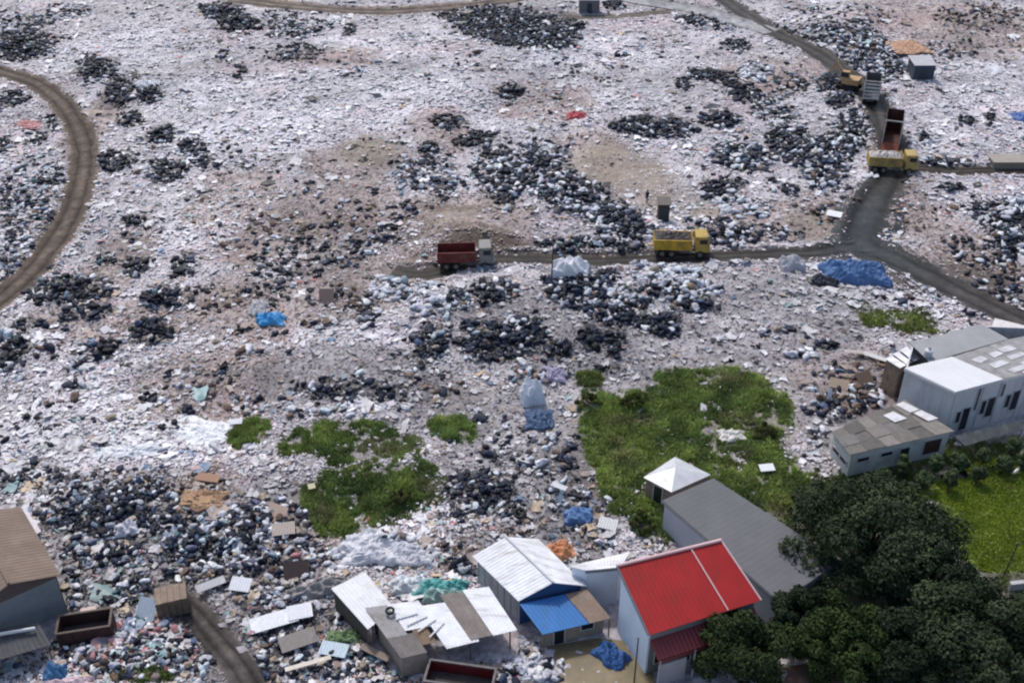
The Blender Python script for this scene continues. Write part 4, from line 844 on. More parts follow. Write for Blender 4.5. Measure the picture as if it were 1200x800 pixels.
# ------------------------------------------------------------------ loose litter
def build_litter(n=430000):
    px = RNG.uniform(-70, 1270, n); py = RNG.uniform(-14, 870, n)
    x, y, z = ground(px, py)
    z = z+(fbm(x/.55, y/.55, 21, 3)-.5)*.34*np.clip(sstep(-1.0, 1.0, road_dist(x, y)), 0, 1)
    rd = road_dist(x, y); g = grass_w(x, y)
    keep = (rd > -.15+RNG.uniform(0, .9, n)**2) & ((RNG.uniform(0, 1, n) > g*.93-.03)) 
    for pl in PLOTS: keep &= ~inside(px, py, pl)
    keep &= ~inside(px, py, [(635,755),(745,748),(780,830),(640,830)]) & ~inside(px, py, [(830,575),(1000,556),(1125,522),(1260,480),(1260,830),(800,830)])
    b = blobw(BROWN, x, y, 100); gr = blobw(GREY, x, y, 140); ol = blobw(OLIVE, x, y, 120); wh = blobw(WHITE, x, y, 160)
    so_ = np.maximum(blobw(SOIL, x, y, 180), blobw(BANK, x, y, 190)); dens = (1-.4*so_)*np.clip(.85-.30*b-.50*gr-.45*ol+.2*wh, .18, 1)*(.55+.9*fbm(x/3, y/3, 301, 3)); keep &= RNG.uniform(0, 1, n) < dens
    x, y, z, py, b, gr, wh, px = [a[keep] for a in (x, y, z, py, b, gr, wh, px)]; n = len(x)
    d = np.sqrt(x*x+y*y+3600); s = (.11+.060*RNG.lognormal(0, .8, n)).clip(0, .9)*(.40+.0050*d); asp = RNG.uniform(.45, 1, n)
    q = np.array([[-.5,-.5,0],[.5,-.5,0],[.5,.5,0],[-.5,.5,0],[0,0,.0]]); Rm = rots(n, .24)
    L = q[None]*np.stack([s, s*asp, s], -1)[:, None, :]; L = L+RNG.normal(0, .07, L.shape)*s[:, None, None]; L[:, 4, 2] += RNG.uniform(.0, .18, n)*s
    P = np.einsum('nij,nvj->nvi', Rm, L)+np.stack([x, y, z+.06+.10*s], -1)[:, None, :]
    pal = np.array([(.60,.60,.635),(.54,.535,.575),(.47,.46,.50),(.41,.395,.425),(.53,.475,.475),(.30,.25,.235),(.20,.155,.135),(.045,.045,.055),(.02,.02,.026),(.10,.20,.34),(.42,.15,.16),(.27,.36,.42),(.50,.40,.24)])
    w = np.array([.19,.22,.18,.11,.10,.06,.035,.035,.035,.010,.006,.015,.006]); W_ = np.repeat(w[None], n, 0)
    W_[:, 5:7] *= (1+9*b)[:, None]; W_[:, 0:2] *= np.clip(1+1.5*wh-.9*b-.88*gr, .05, 9)[:, None]; W_[:, 7:9] *= (1-.6*wh+.9*gr)[:, None]
    south = sstep(545, 600, py)*(px < 720); W_[:, 7:9] *= (1+1.6*south)[:, None]; W_[:, 9] *= 1+2.5*south; W_[:, 10] *= 1+1.5*south; W_[:, 5:7] *= (1+1.2*south)[:, None]
    W_ /= W_.sum(1)[:, None]; ci = (W_.cumsum(1) < RNG.uniform(0, 1, n)[:, None]).sum(1).clip(0, 12)
    hw = heap_w(x, y)
    W_[:, 7:9] *= (1+11*hw['dark']+2*hw['blue'])[:, None]; W_[:, 9] *= 1+9*hw['blue']; W_[:, 11] *= 1+9*hw['blue']; W_[:, 10] *= 1+14*hw['pink']; W_[:, 5:7] *= (1+4*hw['brown'])[:, None]; W_[:, 0:2] *= (1+2*hw['white']-.5*hw['dark'])[:, None]
    W_[:, 0:3] *= (1-.5*south)[:, None]
    W_ /= W_.sum(1)[:, None]; ci = (W_.cumsum(1) < RNG.uniform(0, 1, n)[:, None]).sum(1).clip(0, 12)
    far = sstep(85, 170, y)[:, None]
    c = pal[ci]*(np.array([1.0,.965,.99])*(1-far)+np.array([.985,.97,1.02])*far)*(.62+.76*fbm(x/1.6, y/1.6, 334, 3))[:, None]*(1-.40*gr*(1-.6*wh)-.14*b)[:, None]*RNG.uniform(.75, 1.2, n)[:, None]*(.66+.68*fbm(x/9, y/9, 66, 4))[:, None]
    f = np.array([[0,1,4],[1,2,4],[2,3,4],[3,0,4]]); F = (f[None]+(np.arange(n)*5)[:, None, None]).reshape(-1, 3)
    o = link('loose_litter', np_mesh('loose_litter', P.reshape(-1, 3), F, mat('litter_film', attr=True, rough=.6, var=0, spec=.3), c.repeat(5, 0)))
    tag(o, 'loose scraps of white, grey and coloured plastic strewn over the dump', 'litter', None, 'stuff'); print('litter', n)
build_litter()
def build_film(n=27000):
    """torn sheets of film lying crumpled on the litter"""
    px = RNG.uniform(-40, 1240, n); py = RNG.uniform(-10, 820, n); x, y, z = ground(px, py); rd = road_dist(x, y); g = grass_w(x, y)
    b = blobw(BROWN, x, y, 100); gr = blobw(GREY, x, y, 140); wh = blobw(WHITE, x, y, 160); so_ = np.maximum(blobw(SOIL, x, y, 180), blobw(BANK, x, y, 190)); hw = heap_w(x, y)
    keep = (rd > .6) & (g < .25) & (RNG.uniform(0, 1, n) < (1-.9*so_)*np.clip(.45+.6*wh-.2*b-.15*gr+.6*(hw['blue']+hw['dark']+hw['pink']), .1, 1)*(.3+1.2*fbm(x/5, y/5, 520, 3)))
    for pl in PLOTS: keep &= ~inside(px, py, pl)
    keep &= ~inside(px, py, [(635,755),(745,748),(780,830),(640,830)]) & ~inside(px, py, [(830,575),(1000,556),(1125,522),(1260,480),(1260,830),(800,830)])
    x, y, z, px, py, b, gr, wh = [a[keep] for a in (x, y, z, px, py, b, gr, wh)]; hw = {k: v[keep] for k, v in hw.items()}; n = len(x); m_ = 5
    d = np.sqrt(x*x+y*y+3600); s = (.30+.25*RNG.lognormal(0, .65, n)).clip(.2, 1.9)*(.5+.005*d); asp = RNG.uniform(.3, .9, n)
    u, v = np.meshgrid(np.linspace(-.5, .5, m_), np.linspace(-.5, .5, m_)); q = np.stack([u.ravel(), v.ravel(), 0*u.ravel()], -1)
    L = q[None]*np.stack([s, s*asp, s], -1)[:, None, :]+RNG.normal(0, .075, (n, m_*m_, 3))*s[:, None, None]*np.array([1,1,.75])
    P = np.einsum('nij,nvj->nvi', rots(n, .15), L)+np.stack([x, y, z+.12+.06*s], -1)[:, None, :]
    pal = np.array([(.58,.58,.615),(.52,.52,.56),(.46,.455,.495),(.41,.39,.415),(.25,.20,.18),(.035,.037,.045),(.12,.17,.26),(.42,.24,.25),(.40,.31,.22),(.22,.33,.35)])
    W_ = np.repeat(np.array([.30,.26,.20,.10,.05,.06,.02,.01,.012,.012])[None], n, 0); W_[:, 4] *= 1+8*b+5*hw['brown']; W_[:, 5] *= 1+12*hw['dark']; W_[:, 6] *= 1+14*hw['blue']; W_[:, 7] *= 1+25*hw['pink']; W_[:, 0:2] *= np.clip(1+wh-.8*b-.6*gr-.5*hw['dark'], .1, 9)[:, None]
    so2 = sstep(545, 590, py); W_[:, 8:10] *= (1+6*so2)[:, None]; W_[:, 4] *= 1+so2; W_[:, 0:2] *= (1-.6*so2)[:, None]; W_[:, 6] *= 1+2*so2
    W_ /= W_.sum(1)[:, None]; ci = (W_.cumsum(1) < RNG.uniform(0, 1, n)[:, None]).sum(1).clip(0, 9); c = pal[ci]*RNG.uniform(.8, 1.15, n)[:, None]*((1-.25*gr*(1-.6*wh))*(.7+.6*fbm(x/9, y/9, 66, 3)))[:, None]
    F = (grid_faces(m_, m_)[None]+(np.arange(n)*m_*m_)[:, None, None]).reshape(-1, 4)
    o = link('torn_film', np_mesh('torn_film', P.reshape(-1, 3), F, mat('film', attr=True, rough=.45, var=.12, scale=3, spec=.35), c.repeat(m_*m_, 0), True))
    tag(o, 'torn crumpled sheets of plastic film lying flat among the loose litter', 'litter', None, 'stuff'); print('film', n)
build_film()

# ------------------------------------------------------------------ grass
def build_grass():
    info = {'main': ('long rough green grass growing between the dump and the grey roofed building', 60000), 'sprout': ('small olive weed clump beside the bare clearing', 1000), 'low': ('rough dark green grass patch below the centre of the dump', 34000), 'tuft': ('small green grass tuft at the right of the lower grass patch', 3600),
            'west': ('small bright grass patch at the white litter on the left', 2400), 'east': ('two thin grass patches below the blue tarp', 4600), 'foot': ('olive grass strip at the bottom left edge', 2000), 'lawn': ('smooth bright green lawn at the right edge', 26000), 'yard': ('dark weeds growing round the trees and shrubs', 20000)}
    for nm, (lab, n) in info.items():
        els = [g for g in GW if g[0] == nm]; ar = np.array([g[3]*g[4] for g in els]); pick = RNG.choice(len(els), n*2, p=ar/ar.sum())
        r = np.sqrt(RNG.uniform(0, 1, n*2))*1.12; a = RNG.uniform(0, 6.283, n*2)
        E = np.array([g[1:] for g in els])[pick]; x = E[:, 0]+r*np.cos(a)*E[:, 2]; y = E[:, 1]+r*np.sin(a)*E[:, 3]
        keep = grass_w(x, y, [nm])**1.3*(1 if nm == 'lawn' else sstep(.38, .62, .55*fbm(x/1.5, y/1.5, 440, 3)+.45*fbm(x/.45, y/.45, 445, 2)+.035)) > RNG.uniform(.02, .95, n*2); keep &= road_dist(x, y) > .3
        x, y = x[keep][:n], y[keep][:n]; n_ = len(x); gwv = grass_w(x, y, [nm]); z = terrain(x, y)
        dense = fbm(x/2.2, y/2.2, 400, 3); dense2 = 0*fbm(x/.7, y/.7, 410, 2)
        lawn = nm == 'lawn'; hgt = (.08 if lawn else .09 if nm == 'yard' else .24*(.3+1.2*dense)*(.4+.6*gwv))*RNG.lognormal(0, .25, n_); w = .11 if not lawn else .14
        nb = 4; ang = RNG.uniform(0, 6.283, (n_, nb)); lean = RNG.uniform(.25, 1.0, (n_, nb))*hgt[:, None]*.9
        bx = x[:, None]+RNG.normal(0, .10, (n_, nb)); by = y[:, None]+RNG.normal(0, .10, (n_, nb)); ca, sa = np.cos(ang), np.sin(ang); zz = z[:, None]*np.ones((1, nb)); hh = hgt[:, None]*RNG.uniform(.6, 1.2, (n_, nb))
        ww = w*RNG.uniform(.5, 1.1, (n_, nb))
        p0 = np.stack([bx-sa*ww/2, by+ca*ww/2, zz-.03], -1); p1 = np.stack([bx+sa*ww/2, by-ca*ww/2, zz-.03], -1); p2 = np.stack([bx+ca*lean+sa*ww*.2, by+sa*lean-ca*ww*.2, zz+hh], -1); p3 = np.stack([bx+ca*lean-sa*ww*.25, by+sa*lean+ca*ww*.25, zz+hh*.95], -1)
        Vv = np.stack([p0, p1, p2, p3], 2).reshape(-1, 3)
        c0 = np.array((.30,.37,.10) if not lawn else (.25,.31,.04)); c1 = np.array((.12,.175,.055) if not lawn else (.19,.25,.035)); c2 = np.array((.27,.24,.13) if not lawn else (.17,.2,.04))
        t = np.clip((dense-.3)*2.2, 0, 1)[:, None]; c = c1*(1-t)+c0*t; br = sstep(.58, .75, fbm(x/3.1, y/3.1, 420, 3))[:, None]*.6; c = c*(1-br)+c2*br; c = c*(1 if lawn else (.45+1.1*fbm(x/1.4, y/1.4, 431, 3))[:, None])
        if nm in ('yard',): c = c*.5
        if nm in ('east', 'sprout', 'foot'): c = c*.6+np.array((.13,.12,.05))*.4
        c = (c[:, None, :]*RNG.uniform(.7, 1.3, (n_, nb, 1))).reshape(-1, 3).repeat(4, 0)
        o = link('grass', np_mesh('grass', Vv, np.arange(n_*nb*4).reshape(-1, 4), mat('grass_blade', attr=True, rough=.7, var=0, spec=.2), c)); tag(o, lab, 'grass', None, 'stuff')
build_grass()

# ------------------------------------------------------------------ trees and shrubs
LEAFM = lambda: mat('leaf', attr=True, rough=.85, var=0, spec=.08)
def leaves(blobs, n, leaf, dark, light, seed):
    """leaf faces through the outer volume of many small clumps"""
    rng = np.random.default_rng(seed); B = np.array(blobs); pw = B[:, 3]**2; pick = rng.choice(len(B), n, p=pw/pw.sum())
    d = rng.normal(0, 1, (n, 3)); d /= np.linalg.norm(d, axis=1)[:, None]; rr = B[pick, 3]*(rng.uniform(.25, 1.0, n)**.4)*rng.uniform(.85, 1.12, n)
    c = B[pick, :3]+d*rr[:, None]*np.array([1,1,.85]); s = leaf*rng.uniform(.6, 1.3, n)
    nrm = d+rng.normal(0, .6, (n, 3))+np.array([0,0,.3]); nrm /= np.linalg.norm(nrm, axis=1)[:, None]
    t = np.cross(nrm, rng.normal(0, 1, (n, 3))); t /= np.linalg.norm(t, axis=1)[:, None]; b = np.cross(nrm, t)
    P = np.stack([c-t*s[:, None]*.9, c-b*s[:, None]*.5+nrm*s[:, None]*.12, c+t*s[:, None]*.9, c+b*s[:, None]*.5+nrm*s[:, None]*.12], 1)
    tone = rng.uniform(0, 1, len(B))[pick]*.6+rng.uniform(0, .4, n); col = np.array(dark)*(1-tone[:, None])+np.array(light)*tone[:, None]
    return P.reshape(-1, 3), np.arange(n*4).reshape(-1, 4), col.repeat(4, 0)
def tree(name, label, cat, px, py, zc, rx, rz, nclump, nleaf, leaf, dark, light, seed, group=None, ry=None, trunk=.28, cs=(.16, .30), ks=(.5, .88)):
    rng = np.random.default_rng(seed); cpt = V(px, py, zc); ry = ry or rx; t = thing(name, label, cat, (cpt.x, cpt.y, 0), 0, group)
    bl = []
    for i in range(nclump):
        d = rng.normal(0, 1, 3); d /= np.linalg.norm(d); d[2] = d[2] if d[2] > -.55 else -d[2]*.6
        k = rng.uniform(*ks); sz_ = rng.uniform(*cs)*min(rx, rz*1.2)
        bl.append((d[0]*rx*k, d[1]*ry*k, zc+d[2]*rz*k, sz_))
    P, F, C_ = leaves(bl, nleaf, leaf, dark, light, seed)
    P[:, 2] = np.maximum(P[:, 2], .05)
    link('crown', np_mesh('crown', P, F, LEAFM(), C_), t)
    tk = MB(); bark = mat('bark', (.07,.055,.045), .9, 0, .3, 6, bump=.5); base = zc-rz*.55
    tk.cyl((0,0,-.2), (0,0,max(.3, base)), trunk, trunk*.75, n=10, cap=False)
    for b in bl[::max(1, len(bl)//9)]:
        m_ = Vector((b[0]*.45, b[1]*.45, (base+b[2])/2)); tk.cyl((0,0,max(.2, base-.05)), m_, trunk*.55, trunk*.35, n=7).cyl(m_, b[:3], trunk*.35, trunk*.1, n=6)
    tk.build('trunk', bark, t, smooth=True); return t
D1, L1 = (.013,.021,.011), (.066,.088,.048)
tree('broad_tree', 'large round dark tree, widest of all, right of the grey roof', 'tree', 1022, 630, 4.1, 7.2, 4.1, 130, 52000, .17, D1, L1, 1, ry=5.6, trunk=.4)
tree('broad_tree', 'dark leafy tree filling the bottom right corner', 'tree', 1150, 745, 3.6, 5.6, 3.7, 110, 44000, .17, (.012,.020,.010), (.060,.082,.044), 2, ry=4.6, trunk=.35)
tree('bushy_tree', 'bushy tree overlapping the lower right corner of the red roof', 'tree', 868, 764, 2.6, 3.6, 2.9, 60, 21000, .15, (.010,.018,.008), (.046,.066,.026), 3, trunk=.25)
tree('bushy_tree', 'lighter green bushy tree at the bottom between two dark ones', 'tree', 985, 752, 2.6, 4.0, 2.8, 64, 22000, .15, (.011,.020,.008), (.052,.080,.026), 4, trunk=.25)
tree('slender_tree', 'narrow pointed dark tree in front of the large round tree', 'tree', 1066, 690, 3.4, 1.8, 3.0, 34, 12000, .15, (.010,.016,.010), (.045,.055,.038), 5, trunk=.2)
tree('bushy_tree', 'very dark low tree at the bottom edge below the narrow tree', 'tree', 1065, 765, 2.7, 4.2, 2.7, 70, 26000, .15, (.007,.012,.007), (.030,.042,.024), 6, trunk=.25)
tree('bushy_tree', 'dark tree between the pale gable of the grey building and the bushy trees', 'tree', 945, 725, 2.4, 2.6, 2.4, 44, 15000, .15, (.007,.012,.007), (.032,.044,.026), 11, trunk=.2)
tree('broad_tree', 'dark tree between the round tree and the corner tree', 'tree', 1108, 700, 3.0, 3.2, 2.8, 50, 20000, .16, (.007,.012,.007), (.034,.046,.028), 12, trunk=.25)
tree('bushy_tree', 'dark tree reaching past the right edge under the lawn', 'tree', 1225, 750, 3.0, 4.2, 3.0, 56, 18000, .16, (.010,.015,.010), (.04,.05,.03), 8, trunk=.3)
tree('bushy_tree', 'pale topped small tree close behind the large round tree at the flat shed', 'tree', 962, 592, 1.6, 2.4, 1.6, 36, 11000, .14, (.022,.030,.016), (.075,.085,.05), 9, trunk=.2)
SH = [(1035,563,'leftmost clipped shrub in the row above the lawn'),(1060,550,'clipped shrub under the flat shed doorway'),(1084,567,'broad clipped shrub nearest the large round tree'),(1097,549,'clipped shrub standing under the maroon shutter'),(1114,566,'tall clipped shrub at the left end of the lawn'),(1125,545,'clipped shrub under the door of the white shed'),(1147,560,'rounded clipped shrub at the back edge of the lawn'),(1154,538,'clipped shrub under the canopy beside the pale bird'),(1177,549,'clipped shrub directly left of the pale bird'),(1187,527,'small dark shrub against the canopy posts'),(1200,545,'clipped shrub cut by the right edge')]
for i, (x, y, lab) in enumerate(SH):
    tree('clipped_shrub', lab, 'shrub', x, y-4, (1.05,1.15,.95)[i % 3], (.78,.68,.85)[i % 3], (1.3,1.45,1.15)[i % 3], 40, 6500, .10, (.026,.046,.020), (.095,.130,.065), 30+i, 'clipped shrubs along the lawn', trunk=.1, cs=(.30, .42), ks=(.35, .72))
for i, (x, y, lab) in enumerate([(742,470,'low weed bush on the upper left of the main grass'),(640+110,612,'weed bush in the grass left of the metal-roofed outbuilding'),(895,505,'dark bush at the right of the main grass'),(690,470,'thin weed bush at the left border of the main grass'),(470,585,'dark bush in the lower grass patch')]):
    tree('weed_bush', lab, 'bush', x, y, .5, 1.3, .7, 14, 3000, .12, (.03,.04,.015), (.09,.10,.03), 60+i, trunk=.06)

# ------------------------------------------------------------------ tarpaulins, sheets and other single pieces
def tarp(name, label, px, py, w, d, h, rz, colour, cat='tarpaulin', seed=0, rough=.5, n=36):
    p = G(px, py); rng = random.Random(seed*7+px); t = []
    ph = [rng.uniform(0, 6) for _ in range(6)]
    for i in range(n+1):
        for j in range(n+1):
            u, v = i/n*2-1, j/n*2-1; e = max(0, 1-(abs(u)**2.4))*max(0, 1-(abs(v)**2.4))
            z = h*e**(.28 if cat in ('covered bale', 'plastic bundle') else .55)*(.75+.18*math.sin(5*u+ph[0])*math.cos(4*v+ph[1])+.16*math.sin(9*u+7*v+ph[2]))+(float(abs(vnoise(u*w*1.1+px, v*d*1.1, 5)-.5)+.6*abs(vnoise(u*w*2.6+px, v*d*2.6, 6)-.5))-.35)*(.12+.12*h if cat in ('covered bale', 'plastic bundle') else .34+.2*h)*(.25+.75*e**.3)
            k = 1+.10*math.sin(6*math.atan2(v, u)+ph[5])+.30*(float(fbm(u*1.7+px*.37, v*1.7, 7, 3))-.5); t.append((u*w/2*k, v*d/2*k, z+.12))
    fs = [(i*(n+1)+j, (i+1)*(n+1)+j, (i+1)*(n+1)+j+1, i*(n+1)+j+1) for i in range(n) for j in range(n)]
    N = len(t); lo = [(x, y, z-.03) for x, y, z in t]; fl = [tuple(k+N for k in f[::-1]) for f in fs]
    o = MB().add(t+lo, fs+fl).build(name, mat('%s_%02x%02x%02x' % (name, *[int(c*255) for c in colour]), colour, rough, 0, .28, 2.2, tuple(c*.45 for c in colour), .75, 2.2, bump=.5, bump_scale=5))
    o.location = p; o.rotation_euler = (0, 0, R(rz)); return tag(o, label, cat)
BLUE = (.065,.14,.31)
tarp('blue_tarpaulin', 'large crumpled blue tarpaulin over a pile beside the road junction', 1000, 324, 7.0, 4.2, 1.9, -3, BLUE, seed=1)
tarp('dark_tarpaulin', 'dark cover tucked under the left end of the large blue tarpaulin', 965, 331, 3., 1.8, .8, -10, (.02,.025,.04), seed=2)
tarp('white_cover', 'boxy white covered bale on the road edge below the thin pole', 667, 322, 4., 2.4, 1.9, 2, (.72,.72,.76), 'covered bale', 3, .6)
tarp('grey_cover', 'grey-white covered bale left of the large blue tarpaulin', 927, 314, 2.6, 2.2, 1.5, 0, (.42,.42,.46), 'covered bale', 4)
tarp('blue_bag', 'bright blue plastic heap in the brown centre field', 318, 376, 3.0, 2., .9, 0, (.06,.30,.60), 'plastic heap', 5)
tarp('grey_cover', 'flat grey sheet left of the bright blue plastic heap', 303, 362, 1.8, 3., .5, 0, (.36,.36,.38), 'sheet', 6)
tarp('white_tarpaulin', 'upright white plastic bundle above the dark blue puddle of plastic', 623, 470, 2.2, 1.8, 2.6, 10, (.72,.74,.80), 'plastic bundle', 7)
tarp('blue_tarpaulin', 'dark blue plastic sheet spread below the upright white bundle', 632, 492, 2.6, 3.0, .5, 0, (.045,.085,.17), seed=8)
tarp('purple_plastic', 'pale purple plastic heap above the white bundle', 648, 440, 2.6, 2.2, .6, 0, (.30,.27,.38), 'plastic heap', 9)
tarp('blue_bag', 'mid blue plastic bundle left of the main grass', 677, 607, 2.2, 1.6, .8, 0, (.10,.19,.38), 'plastic bundle', 10)
tarp('red_cloth', 'red cloth heap on the pale upper field', 675, 137, 2.8, 2.4, .7, 0, (.42,.06,.08), 'cloth', 11)
tarp('pink_sheet', 'pale red sheet inside the left track loop', 34, 147, 4.6, 3.2, .3, 0, (.45,.20,.20), 'sheet', 12)
tarp('white_tarpaulin', 'pointed white sheet left of the grey one on the upper left slope', 173, 100, 3.9, 2.4, .7, 5, (.68,.68,.71), 'sheet', 13)
tarp('grey_cover', 'plain grey sheet right of the pointed white one on the upper left slope', 202, 101, 2.6, 3.2, .6, 0, (.45,.44,.47), 'sheet', 14)
tarp('white_tarpaulin', 'broad spread of white plastic beside the small left grass patch', 228, 506, 6.0, 3.6, .4, -20, (.72,.73,.76), 'plastic sheet', 15)
tarp('white_tarpaulin', 'long white plastic spread on the far left of the pale field', 150, 530, 6.0, 1.8, .3, 8, (.66,.67,.71), 'plastic sheet', 16)
tarp('white_plastic_pile', 'large white plastic pile right behind the tilted white roof sheet', 442, 645, 5.6, 3.2, 1.0, 0, (.58,.585,.63), 'plastic pile', 17)
tarp('white_plastic_pile', 'smaller white plastic pile at the right of the large white one', 490, 652, 3.4, 2.2, .6, 0, (.52,.52,.56), 'plastic pile', 18)
tarp('orange_cloth', 'orange and white cloth heap behind the white gable roof', 656, 648, 2.4, 2.0, .7, 30, (.50,.22,.11), 'cloth', 19)
tarp('turquoise_tarpaulin', 'turquoise tarpaulin on the debris behind the patched low shed', 516, 692, 4.0, 1.6, .9, 0, (.10,.34,.33), seed=20)
tarp('white_tarpaulin', 'white sheet among the turquoise tarpaulin behind the low shed', 480, 688, 2.8, 1.6, .9, 0, (.66,.70,.72), 'sheet', 21)
tarp('turquoise_tarpaulin', 'pale green sheet at the near side of the turquoise tarpaulin', 520, 702, 3.2, 1.2, 1.0, -5, (.34,.50,.47), seed=22)
tarp('patterned_cloth', 'white dotted cloth in the dark south west heap', 149, 622, 1.7, 1.6, .9, 20, (.62,.60,.66), 'cloth', 23)
tarp('blue_tarpaulin', 'blue tarpaulin hanging between the blue front roof and the red house', 716, 770, 2.4, 1.7, 1.0, -45, (.035,.10,.27), seed=24)
tarp('blue_bag', 'small blue bundle under the awning at the bottom left', 66, 790, 1.6, 1.2, .8, 0, (.05,.15,.30), 'bundle', 25)
tarp('pale_cloth', 'pale pink and white cloth at the bottom left edge', 82, 802, 3.2, 1., .4, 8, (.60,.46,.50), 'cloth', 26)
tarp('blue_tarpaulin', 'blue tarpaulin cut by the upper right edge', 1198, 139, 2.8, 2.6, .9, 0, (.09,.17,.42), seed=27)
tarp('orange_cloth', 'orange-brown spread of boards and cloth behind the blue-grey hut', 1062, 56, 6.0, 7., .6, 10, (.42,.24,.15), 'debris', 28)
tarp('orange_cloth', 'orange-brown debris mat in the upper south west heap', 238, 588, 3.6, 2.6, .7, 0, (.33,.20,.12), 'debris', 29)
tarp('white_cloth', 'white crumpled sheet on the right part of the main grass', 858, 512, 2.2, 1.6, .5, 0, (.60,.58,.56), 'sheet', 30)
tarp('red_cloth', 'small red patch at the corner of the pale blue gable', 731, 728, .8, .7, 2.2, 0, (.40,.07,.08), 'cloth', 31)
tarp('grey_cover', 'grey cover on the pile left of the tilted white sheet', 375, 692, 4.2, 1.6, .9, 25, (.25,.24,.24), 'cover', 32)
tarp('green_tarpaulin', 'dull green tarpaulin at the left of the patched low shed', 403, 748, 2.6, 1.3, .5, 4, (.14,.21,.10), seed=33)

def plank_sheet(name, label, px, py, L, w, rz, tilt, colour, cat='metal sheet', z=.55, ribs=True, roll=0.):
    p = G(px, py); p.z += z; m = mat('%s_%02x%02x%02x' % (name, *[int(c*255) for c in colour]), colour, .65, 0, .15, 1.6, tuple(c*.5 for c in colour), .4, 1.2)
    b = MB()
    if ribs: b.corr((-L/2,-w/2,0), (L/2,-w/2,0), (L/2,w/2,0), (-L/2,w/2,0), .02, .2, .02)
    else: b.box((0,0,0), (L, w, .06))
    o = b.build(name, m); o.location = p; o.rotation_euler = (R(tilt), R(roll), R(rz)); return tag(o, label, cat)
WT, GY, BN = (.68,.69,.73), (.30,.29,.29), (.19,.145,.12)
for a in [
 ('corrugated_sheet','blue-grey corrugated sheet leaning beside the wooden box cart',172,724,1.5,2.2,-15,40,(.40,.46,.54)),
 ('corrugated_sheet','long white sheet lying in the scrap yard near the yard track',322,732,3.4,1.3,22,8,WT),
 ('corrugated_sheet','white sheet at the top of the scrap yard',352,722,1.8,1.2,15,12,WT),
 ('corrugated_sheet','grey-brown sheet in the middle of the scrap yard',350,755,2.6,1.3,25,10,(.22,.20,.19)),
 ('corrugated_sheet','pale blue sheet in front of the green tarpaulin',392,766,2.0,1.1,-12,8,(.46,.55,.62)),
 ('corrugated_sheet','pink-tinged pale sheet on the rusty maroon skip',105,722,1.1,.8,15,5,(.60,.48,.44)),
 ('wooden_board','thin pale plank lying across the scrap yard below the green tarpaulin',362,783,3.2,.35,20,4,(.55,.50,.44)),
 ('wooden_board','brown board stack edge at the bottom of the scrap yard',440,770,2.4,.5,-30,10,BN),
 ('corrugated_sheet','grey sheet beside the wooden box cart in the blue heap',248,690,2.2,.7,30,10,(.42,.42,.44)),
 ('corrugated_sheet','white sheet propped in the heap right of the wooden cart',283,690,1.6,1.1,-10,20,WT),
 ('corrugated_sheet','tan sheet leaning on the mixed heap left of the grass',325,605,1.7,1.2,-25,25,(.40,.30,.25)),
 ('corrugated_sheet','striped beige sheet in the mixed heap left of the low grass',333,625,1.8,1.1,10,20,(.42,.36,.32)),
 ('wooden_crate_panel','dark brown panel leaning in the mixed heap',348,674,1.9,1.4,12,45,(.075,.05,.045)),
 ('corrugated_sheet','white sheet lying behind the brown roofed house',35,618,3.4,.9,-50,5,(.66,.60,.64)),
 ('wooden_board','orange-brown board on top of the south west heap',232,592,2.6,.7,6,14,(.36,.22,.12)),
 ('wooden_board','rust coloured board above the orange-brown one',245,565,2.0,.8,-10,14,(.30,.17,.11)),
 ('corrugated_sheet','small white sheet on the main grass near the large tree',898,553,1.3,.8,8,10,WT),
 ('corrugated_sheet','small white sheet in the grass left of the outbuilding',712,619,1.5,1.0,-20,20,(.60,.60,.60)),
 ('corrugated_sheet','yellowish scrap on the lower grass patch',366,575,.6,.5,20,20,(.60,.55,.36)),
 ('corrugated_sheet','white scrap on the ridge of the small left grass patch',277,499,1.2,.6,5,15,WT),
 ('corrugated_sheet','brown board standing in the centre field',383,352,1.6,1.6,0,50,(.22,.16,.14)),
 ('corrugated_sheet','white sheet on the brown slope below the junction',977,255,1.8,1.2,-25,10,WT),
 ('corrugated_sheet','bent white sheet on the junk behind the flat shed',1028,424,3.0,.5,-35,12,(.55,.54,.54)),
 ('wooden_board','long pale board lying in the junk yard',1008,418,3.2,.5,-8,10,(.40,.36,.34)),
 ('corrugated_sheet','white sheets heaped behind the far corner of the white shed roof',1183,388,3.4,1.4,-30,12,(.62,.60,.60)),
 ('corrugated_sheet','brown panel leaning in the junk yard by the white shed',1012,448,1.8,1.3,30,45,(.20,.14,.11)),
 ('corrugated_sheet','tan panel lying at the left of the junk yard',982,455,1.8,1.1,-25,25,(.28,.22,.17)),
 ('corrugated_sheet','white upright strip at the left of the junk yard',971,470,.35,1.6,0,75,WT),
 ('corrugated_sheet','pale sheet in the wet ground left of the grass',655,575,1.4,.5,-30,10,(.55,.56,.6)),
 ('wooden_board','dark red board at the foot of the pink and white heap',92,728,2.4,.5,12,20,(.08,.03,.03)),
]: plank_sheet(*a, 'board' if 'board' in a[0] or 'panel' in a[0] else 'metal sheet', ribs='sheet' in a[0])
def tyre(label, px, py, tilt):
    p = G(px, py); p.z += .25; b = []; n, m_ = 20, 8
    for i in range(n):
        a = 2*math.pi*i/n
        for j in range(m_):
            c = 2*math.pi*j/m_; r = .42+.15*math.cos(c); b.append((r*math.cos(a), r*math.sin(a), .16*math.sin(c)))
    f = [(i*m_+j, ((i+1) % n)*m_+j, ((i+1) % n)*m_+(j+1) % m_, i*m_+(j+1) % m_) for i in range(n) for j in range(m_)]
    o = MB().add(b, f).build('tyre', rubber(), smooth=True); o.location = p; o.rotation_euler = (R(tilt), 0, 0); tag(o, label, 'tyre')
